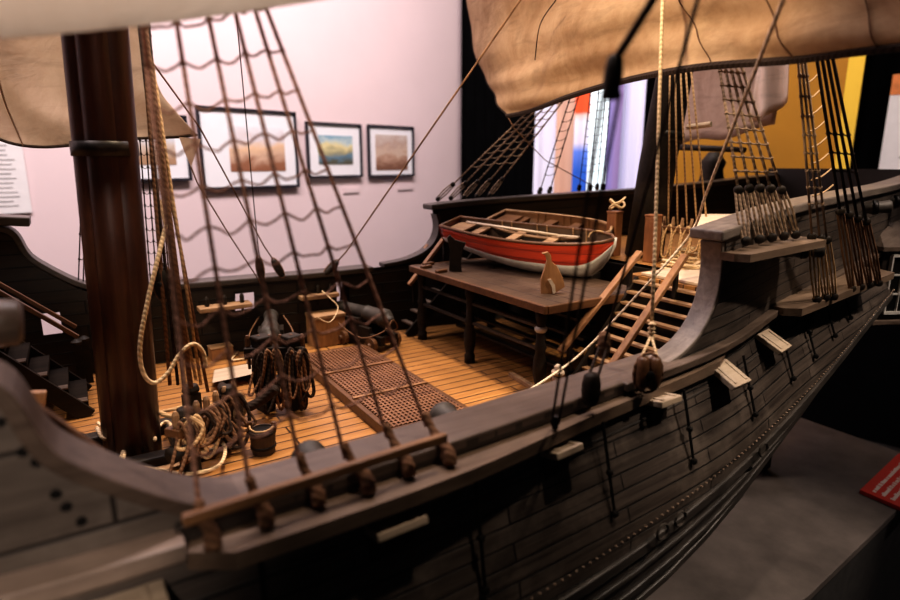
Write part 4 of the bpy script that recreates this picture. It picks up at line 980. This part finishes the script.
# ------------------------------------------------------------------ forecastle ladder (left)
fl = thing('deck_stairs', 'dark stepped ladder with two handrails up to the forecastle at left', 'stairs', (-.1,1.38,0))
for k in range(6):
    x = -.035-.03*k; z = .025+.033*k
    mb = MB(); mb.box((x,1.42,z),(.034,.15,.012)); mb.build('tread', M['flat'], fl, bevel=.001)
    mb = MB(); mb.box((x+.002,1.353,z+.0065),(.028,.022,.003)); mb.build('tread_edge', M['rail'], fl)
for y in (1.34,1.50):
    mb = MB(); mb.beam((-.02,y,.0),(-.22,y,.22), .01, .03); mb.build('stringer', M['dark'], fl)
for y, a, b in ((1.36,(78,337),(-25,278)),(1.50,(76,327),(-25,270))):
    mb = MB(); mb.beam(ony(*a, y), ony(*b, y), .010, .008); mb.build('handrail', M['brown'], fl, bevel=.001)
for px in ((83,386),(90,382)):
    p = onz(*px, 0); mb = MB(); mb.box((p.x,p.y,.05),(.016,.016,.10)); mb.lathe([(.010,0),(.012,.006),(.004,.012)], (p.x,p.y,.10), (0,0,1), 10); mb.build('newel', M['dark'], fl)
# blurred timberhead on the near forecastle
mb = MB(); a = ony(-30,324,.62); b = ony(23,322,.62); mb.tube([a, a.lerp(b,.9), b], [.02,.02,.015], 14)
tag(mb.build('timber_head', M['hance'], smooth=True), 'blurred grey rounded timber end at the left edge', 'timber')
# swivel guns in the near quarterdeck side
def swivel(px, py, y, lab):
    c = ony(px, py, y); t = thing('swivel_gun', lab, 'cannon', c)
    mb = MB(); mb.lathe([(.010,-.05),(.013,-.045),(.012,0),(.014,.004),(.014,.01),(.012,.012),(.015,.04),(.012,.044),(.006,.044)], c, (.55,-.8,.1), 14); mb.build('barrel', M['gun'], t, smooth=True)
    mb = MB(); mb.lathe([(.016,.008),(.0165,.012),(.016,.018)], c, (.55,-.8,.1), 14); mb.build('muzzle_ring', M['iron'], t, smooth=True)
swivel(795,250,.565,'grey gun barrel poking out under the small upper channel')
swivel(868,208,.655,'small grey gun barrel under the after quarterdeck rail')
swivel(890,202,.69,'grey gun barrel at the right edge below the rail')

# ------------------------------------------------------------------ museum room
wa = math.radians(16.2); U = V3((math.cos(wa), math.sin(wa), 0)); NW = V3((-math.sin(wa), math.cos(wa), 0))
DN = 3.4
def wl(px, py, off=0):
    r = ray(px, py); return CAM+r*((DN-off)/r.dot(NW))
cn_ = wl(461, 150); DU = (cn_-CAM).dot(U)
def el(px, py, off=0):
    r = ray(px, py); return CAM+r*((DU-off)/r.dot(U))
FZ = -1.05; CZ = 3.4
M['wall'] = plain('pinkish white wall paint', (.78,.64,.65), .9, 0, .03, 3)
M['black'] = plain('black drape', (.0022,.0022,.0026), .95, 0, .4, 10, .05)
M['floor'] = plain('dark museum floor', (.03,.028,.027), .4, 0, .4, 6)
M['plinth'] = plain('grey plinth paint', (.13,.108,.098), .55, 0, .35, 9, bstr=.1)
M['yellow'] = plain('ochre panel paint', (.40,.19,.012), .7, 0, .12, 3)
M['yellow2'] = plain('bright yellow paint', (.86,.58,.06), .7, 0, .06, 3)
M['frame'] = plain('dark blue black frame', (.02,.02,.03), .4)
M['mat'] = plain('white print mount', (.84,.84,.87), .8, 0, .02)
M['paper'] = plain('white paper', (.80,.78,.78), .8, 0, .04)
M['ink'] = plain('grey print', (.5,.48,.48), .8)
def wallquad(u0, u1, z0, z1, org_, ud):
    return [org_+ud*u0+V3((0,0,z0)), org_+ud*u1+V3((0,0,z0)), org_+ud*u1+V3((0,0,z1)), org_+ud*u0+V3((0,0,z1))]
base = V3((CAM.x+NW.x*DN, CAM.y+NW.y*DN, 0))
uE = DU
mb = MB(); mb.prism(wallquad(-4, uE, FZ, CZ, base, U), NW*.1); struct(mb.build('wall_left', M['wall']))
base2 = V3((CAM.x+U.x*DU, CAM.y+U.y*DU, 0))
mb = MB(); mb.prism(wallquad(-3, DN, FZ, CZ, base2, NW), U*.1); struct(mb.build('wall_back', M['black']))
mb = MB(); c0 = [base2+NW*-3, base2+NW*(DN+.1), base+U*-4+NW*.1, base+U*-4+NW*(-6.4)]
mb.prism([V3((p.x,p.y,FZ-.1)) for p in c0], (0,0,.1)); struct(mb.build('floor', M['floor']))
# pictures
def artmat(name, stops, sc=7, seed=0):
    m, nt, bs = newmat(name); v = mapping(nt, 'Object', (1,1,1.6)); n = noise(nt, v, sc, 5, .6, .8)
    sep = nt.nodes.new('ShaderNodeSeparateXYZ'); nt.links.new(mapping(nt, 'Generated'), sep.inputs[0])
    ad = nt.nodes.new('ShaderNodeMath'); ad.operation = 'MULTIPLY_ADD'; nt.links.new(n, ad.inputs[0]); ad.inputs[1].default_value = .7
    m2 = nt.nodes.new('ShaderNodeMath'); m2.operation = 'MULTIPLY_ADD'; nt.links.new(sep.outputs['Z'], m2.inputs[0]); m2.inputs[1].default_value = .75; m2.inputs[2].default_value = -.25
    nt.links.new(m2.outputs[0], ad.inputs[2]); c = ramp(nt, ad.outputs[0], stops)
    nt.links.new(c, bs.inputs['Base Color']); bs.inputs['Roughness'].default_value = .6; return m
def picture(l, r, ti, bi, label, inner, art):
    a = wl(l, bi); b = wl(r, bi); c = wl(l, ti); u0 = (a-base).dot(U); u1 = (b-base).dot(U); z0, z1 = a.z, c.z
    t = thing('framed_print', label, 'picture', base+U*((u0+u1)/2)-NW*.01+V3((0,0,z0)))
    mb = MB(); w = .014; o_ = base-NW*.016
    for q in (wallquad(u0,u1,z0,z0+w,o_,U), wallquad(u0,u1,z1-w,z1,o_,U), wallquad(u0,u0+w,z0,z1,o_,U), wallquad(u1-w,u1,z0,z1,o_,U)): mb.prism(q, -NW*.02)
    mb.build('frame', M['frame'], t)
    mb = MB(); mb.prism(wallquad(u0+w*.5,u1-w*.5,z0+w*.5,z1-w*.5,o_,U), -NW*.006); mb.build('mount', M['mat'], t)
    i0, i1, j0, j1 = inner; mb = MB(); mb.prism(wallquad(u0+(u1-u0)*i0,u0+(u1-u0)*i1,z0+(z1-z0)*j0,z0+(z1-z0)*j1,base-NW*.023,U), -NW*.002); mb.build('print', art, t)
picture(201,297,106,190,'large framed print with wide white mount behind the rigging',(.28,.86,.22,.78), artmat('warm haze print', [(.15,(.30,.13,.07)),(.35,(.62,.42,.30)),(.5,(.80,.55,.35)),(.65,(.72,.66,.68)),(.85,(.80,.80,.84))], 5))
picture(306,360,121.5,178,'middle framed print of a blue and yellow seascape',(.2,.83,.24,.77), artmat('seascape print', [(.12,(.10,.10,.07)),(.28,(.12,.22,.30)),(.42,(.35,.33,.2)),(.58,(.75,.66,.35)),(.72,(.50,.60,.60)),(.9,(.2,.38,.5))], 8))
picture(366.5,411.5,124.5,177,'right framed print in faded brown tones',(.16,.86,.13,.82), artmat('faded brown print', [(.15,(.22,.11,.07)),(.35,(.45,.28,.2)),(.5,(.62,.48,.38)),(.65,(.5,.36,.3)),(.85,(.62,.55,.5))], 11))
picture(118,190,112,182,'framed print half hidden behind the foremast ropes',(.25,.8,.25,.75), artmat('pale brown print', [(.2,(.4,.25,.15)),(.5,(.6,.5,.42)),(.8,(.65,.7,.78))], 6))
def panel(l, r, ti, bi, label, mats, fn, name='text_panel', org_=None, ud=None, nn=None, lines=12, header=None):
    a = fn(l, bi); b = fn(r, bi); c = fn(l, ti); ud_ = ud or U; bs_ = org_ or base; n2 = nn or NW
    u0 = (a-bs_).dot(ud_); u1 = (b-bs_).dot(ud_)
    if u0 > u1: u0, u1 = u1, u0
    z0, z1 = a.z, c.z
    t = thing(name, label, 'sign', bs_+ud_*((u0+u1)/2)+V3((0,0,z0)))
    mb = MB(); mb.prism(wallquad(u0,u1,z0,z1,bs_-n2*.004,ud_), -n2*.008); mb.build('panel_board', mats, t)
    top = z1
    if header is not None:
        mb = MB(); top = z1-(z1-z0)*.18; mb.prism(wallquad(u0,u1,top,z1,bs_-n2*.012,ud_), -n2*.002); mb.build('panel_header', header, t)
    if lines:
        mb = MB(); w = u1-u0
        for k in range(lines):
            zz = top-(top-z0)*(k+1)/(lines+1.5); rr = random.uniform(.7,.9)
            mb.prism(wallquad(u0+w*.1,u0+w*.1+w*.8*rr,zz,zz+(top-z0)/lines*.3,bs_-n2*.012,ud_), -n2*.0015)
        mb.build('panel_text', M['ink'], t)
panel(-22,32,141,215,'white text sheet on the pink wall at the far left', M['paper'], wl, lines=14)
panel(343,358,188,193,'pale pink caption label under the middle print', M['wall'], wl, 'caption_label', lines=0)
panel(397,412,184,190,'pale pink caption label under the right print', M['wall'], wl, 'caption_label', lines=0)
# black curtain with folds at the wall end
def drape(l, r, ti, bi, fn, n2, amp, folds, mat, name, label, cat, org_off=.0, clip=None):
    a = fn(l, 150, .1+org_off); b = fn(r, 150, .1+org_off); zt = fn((l+r)/2, ti, .1+org_off).z; zb_ = fn((l+r)/2, bi, .1+org_off).z
    rows = []
    for j in range(9):
        v = j/8; rows.append([a.lerp(b, i/40)*1+n2*(amp*math.sin(i/40*folds*2*PI+v*.6))+V3((0,0,0)) for i in range(41)])
        for p in rows[-1]: p.z = zb_+(zt-zb_)*v
    mb = MB(); mb.grid(rows); return tag(mb.build(name, mat, smooth=True, solid=.004), label, cat)
drape(461.5,536,-260,330,el,U,.02,7,M['black'],'black_curtain','black pleated curtain right of the pink wall','curtain')
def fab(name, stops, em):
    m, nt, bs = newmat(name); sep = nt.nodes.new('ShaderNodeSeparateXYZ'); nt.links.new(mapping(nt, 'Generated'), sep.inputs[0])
    c = ramp(nt, sep.outputs['Z'], stops); nt.links.new(c, bs.inputs['Base Color']); nt.links.new(c, bs.inputs['Emission Color']); bs.inputs['Emission Strength'].default_value = em; bs.inputs['Roughness'].default_value = .9  # cloth emission stands in for light from behind the banners
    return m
BT, BB = -30, 262
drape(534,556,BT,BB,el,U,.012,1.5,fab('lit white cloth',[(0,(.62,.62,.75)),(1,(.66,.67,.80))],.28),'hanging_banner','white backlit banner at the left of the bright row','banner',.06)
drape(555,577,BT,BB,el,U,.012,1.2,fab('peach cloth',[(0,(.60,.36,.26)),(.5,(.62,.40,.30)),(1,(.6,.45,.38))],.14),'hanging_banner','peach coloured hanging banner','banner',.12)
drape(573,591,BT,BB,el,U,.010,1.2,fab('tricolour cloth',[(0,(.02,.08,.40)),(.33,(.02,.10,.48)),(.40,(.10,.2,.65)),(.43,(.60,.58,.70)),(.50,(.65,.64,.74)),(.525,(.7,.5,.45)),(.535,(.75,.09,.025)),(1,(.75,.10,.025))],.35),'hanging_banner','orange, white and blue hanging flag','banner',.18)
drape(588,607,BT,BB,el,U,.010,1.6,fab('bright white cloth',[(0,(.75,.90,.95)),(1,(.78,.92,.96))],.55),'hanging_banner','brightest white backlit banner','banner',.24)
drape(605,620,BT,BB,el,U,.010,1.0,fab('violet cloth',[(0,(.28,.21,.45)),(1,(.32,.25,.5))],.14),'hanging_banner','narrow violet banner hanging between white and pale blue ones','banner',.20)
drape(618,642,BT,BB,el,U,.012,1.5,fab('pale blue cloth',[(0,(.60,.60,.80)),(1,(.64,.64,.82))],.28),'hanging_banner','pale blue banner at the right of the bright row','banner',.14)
# ochre display panels and the far text board
def board(l, r, ti, bi, off, mat, name, label, cat='panel'):
    a = el(l, 150, off); b = el(r, 150, off); zt = el((l+r)/2, ti, off).z; zb_ = el((l+r)/2, bi, off).z
    mb = MB(); mb.prism([V3((a.x,a.y,zb_)), V3((b.x,b.y,zb_)), V3((b.x,b.y,zt)), V3((a.x,a.y,zt))], U*.02); return tag(mb.build(name, mat), label, cat)
board(676,838,-160,232,.22,M['yellow'],'exhibition_board','ochre yellow display panel beyond the stern')
board(836,852,-160,232,.30,M['yellow2'],'exhibition_board','narrow bright yellow panel edge beside the ochre panel')
a = el(876, 130, .12)
M['orange'] = plain('orange print', (.75,.26,.08), .7)
panel(876,960,76,186,'white text board with orange header at the right edge', M['paper'], lambda x, y: el(x, y, .12), 'text_panel', base2-U*.12, NW, U, 16, M['orange'])
mb = MB(); p0 = onx(722,188,2.25); p1 = onx(735,150,2.25)
# dark crates/figures at the stern in front of the ochre panel
mb = MB(); c = onx(712,175,2.2); mb.lathe([(.05,-.2),(.055,-.05),(.04,.02),(.05,.05),(.02,.09)], c, (0,0,1), 12); tag(mb.build('stern_lantern', M['dark'], smooth=True), 'dark stern lantern silhouette before the ochre panel', 'lantern')

# plinth and sign
PLZ = -.45
pa, pb, pc = onz(820,425,PLZ), onz(905,453,PLZ), onz(827,600,PLZ)
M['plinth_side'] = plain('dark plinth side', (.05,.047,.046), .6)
xe = 2.26; ye = .56
pl = thing('display_plinth', 'grey display plinth under the ship', 'plinth', (.8,1.2,FZ))
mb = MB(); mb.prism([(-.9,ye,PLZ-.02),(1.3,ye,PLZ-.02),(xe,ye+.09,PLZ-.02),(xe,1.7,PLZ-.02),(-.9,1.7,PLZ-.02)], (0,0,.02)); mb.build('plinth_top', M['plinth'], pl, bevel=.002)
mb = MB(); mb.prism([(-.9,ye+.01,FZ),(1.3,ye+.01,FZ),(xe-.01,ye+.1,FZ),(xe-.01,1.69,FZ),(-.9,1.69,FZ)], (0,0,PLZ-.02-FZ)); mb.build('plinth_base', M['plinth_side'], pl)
M['redsign'] = plain('red sign', (.62,.045,.03), .5, 0, .08, 10)
M['signtext'] = plain('sign lettering', (.85,.72,.65), .6, 0, .05)
s0, s1, s2 = onz(860,490,PLZ+.012), onz(889,502.5,PLZ+.012), onz(900,455,PLZ+.012)
ex = (s1-s0); ew = ex.length; ex.normalize(); ey = V3((-ex.y, ex.x, 0))
if (s2-s0).dot(ey) < 0: ey = -ey
W_ = .20; s1 = s0+ex*.11
W_, HH = .10, .34
sg = thing('red_sign', 'red sign with white lines of lettering lying on the plinth', 'sign', s0)
H2 = .36; d1 = (onz(901,451,PLZ+.012)-s0); d1.z = 0; eL = d1.normalized()
sgpts = [s0, s0+ex*.13, s0+ex*.13+eL*H2, s0+eL*H2]
mb = MB(); mb.prism([p-V3((0,0,.011)) for p in sgpts], (0,0,.012)); mb.build('sign_board', M['redsign'], sg, bevel=.001)
for k in range(4):
    mb = MB(); st = s0+ex*(.13*(.27+.19*k))+eL*.02+V3((0,0,.0015)); q = 0
    while q < H2-.05:
        w = random.uniform(.007,.014); h = .011*random.choice((.8,.8,1,.8,1.1))
        p = st+eL*q; mb.prism([p, p+eL*w, p+eL*w-ex*h, p-ex*h], (0,0,.001)); q += w+random.choice((.0015,.0015,.0015,.006))
    mb.build('lettering', M['signtext'], sg)

# ------------------------------------------------------------------ lights
def aim(o, tgt):
    d = V3(tgt)-V3(o.location); o.rotation_euler = d.to_track_quat('-Z','Y').to_euler()
def spot(name, loc, tgt, e, size, colr, blend=.5, rad=.06):
    l = bpy.data.lights.new(name, 'SPOT'); l.energy = e; l.spot_size = math.radians(size); l.spot_blend = blend; l.color = colr; l.shadow_soft_size = rad
    o = bpy.data.objects.new(name, l); col.objects.link(o); o.location = loc; aim(o, tgt); return o
def area(name, loc, tgt, e, sx, sy, colr):
    l = bpy.data.lights.new(name, 'AREA'); l.energy = e; l.shape = 'RECTANGLE'; l.size = sx; l.size_y = sy; l.color = colr
    o = bpy.data.objects.new(name, l); col.objects.link(o); o.location = loc; aim(o, tgt); return o
WARM = (1,.80,.56)
spot('deck_spot', (.80,1.0,3.2), (.42,1.15,0), 345, 22, WARM, .7)
spot('quarter_spot', (1.2,.55,3.0), (1.15,1.0,.25), 180, 20, WARM, .6)
spot('rail_spot', (.75,.0,2.9), (.65,.52,.15), 130, 30, (1,.82,.66), .8)
spot('stern_spot', (1.75,-.6,2.4), (1.2,.5,.15), 210, 30, (1,.83,.68), .6)
spot('sail_spot', (-.35,.45,1.35), (.95,.85,.80), 115, 40, (1,.78,.52), .5)
spot('fore_spot', (-.1,-.8,.9), (.05,.5,.82), 52, 34, (1,.86,.76), .6)
spot('castle_spot', (-.5,-1.2,1.4), (-.10,.5,.27), 150, 11, (1,.84,.72), .8)
spot('left_sail_spot', (-.6,.75,1.4), (.0,1.4,.66), 60, 26, (1,.84,.66), .6)
spot('plinth_spot', (2.6,-.6,2.4), (2.0,.8,-.45), 60, 36, (1,.86,.8), .7)
wc = base+U*.9-NW*1.9
area('wall_washer', (wc.x, wc.y, 3.2), tuple(base+U*1.2+V3((0,0,.75))), 215, 3.6, .5, (1,.85,.85))
yc_ = el(760,100,1.2); area('panel_light', (yc_.x,yc_.y,2.6), tuple(el(770,110,.2)), 16, .8, .5, (1,.88,.7))
w = bpy.data.worlds.new('World'); bpy.context.scene.world = w; w.use_nodes = True
w.node_tree.nodes['Background'].inputs[0].default_value = (.55,.5,.52,1); w.node_tree.nodes['Background'].inputs[1].default_value = .02

# ------------------------------------------------------------------ camera
cd = bpy.data.cameras.new('Camera'); co = bpy.data.objects.new('Camera', cd); col.objects.link(co)
co.location = CAM; co.rotation_euler = FW.to_track_quat('-Z','Y').to_euler()
cd.sensor_width = 36; cd.lens = 24; cd.clip_start = .02
cd.dof.use_dof = True; cd.dof.focus_distance = 1.15; cd.dof.aperture_fstop = 3.0
bpy.context.scene.camera = co
vs = bpy.context.scene.view_settings; vs.view_transform = 'Standard'; vs.look = 'Medium High Contrast'; vs.exposure = 0; vs.gamma = 1
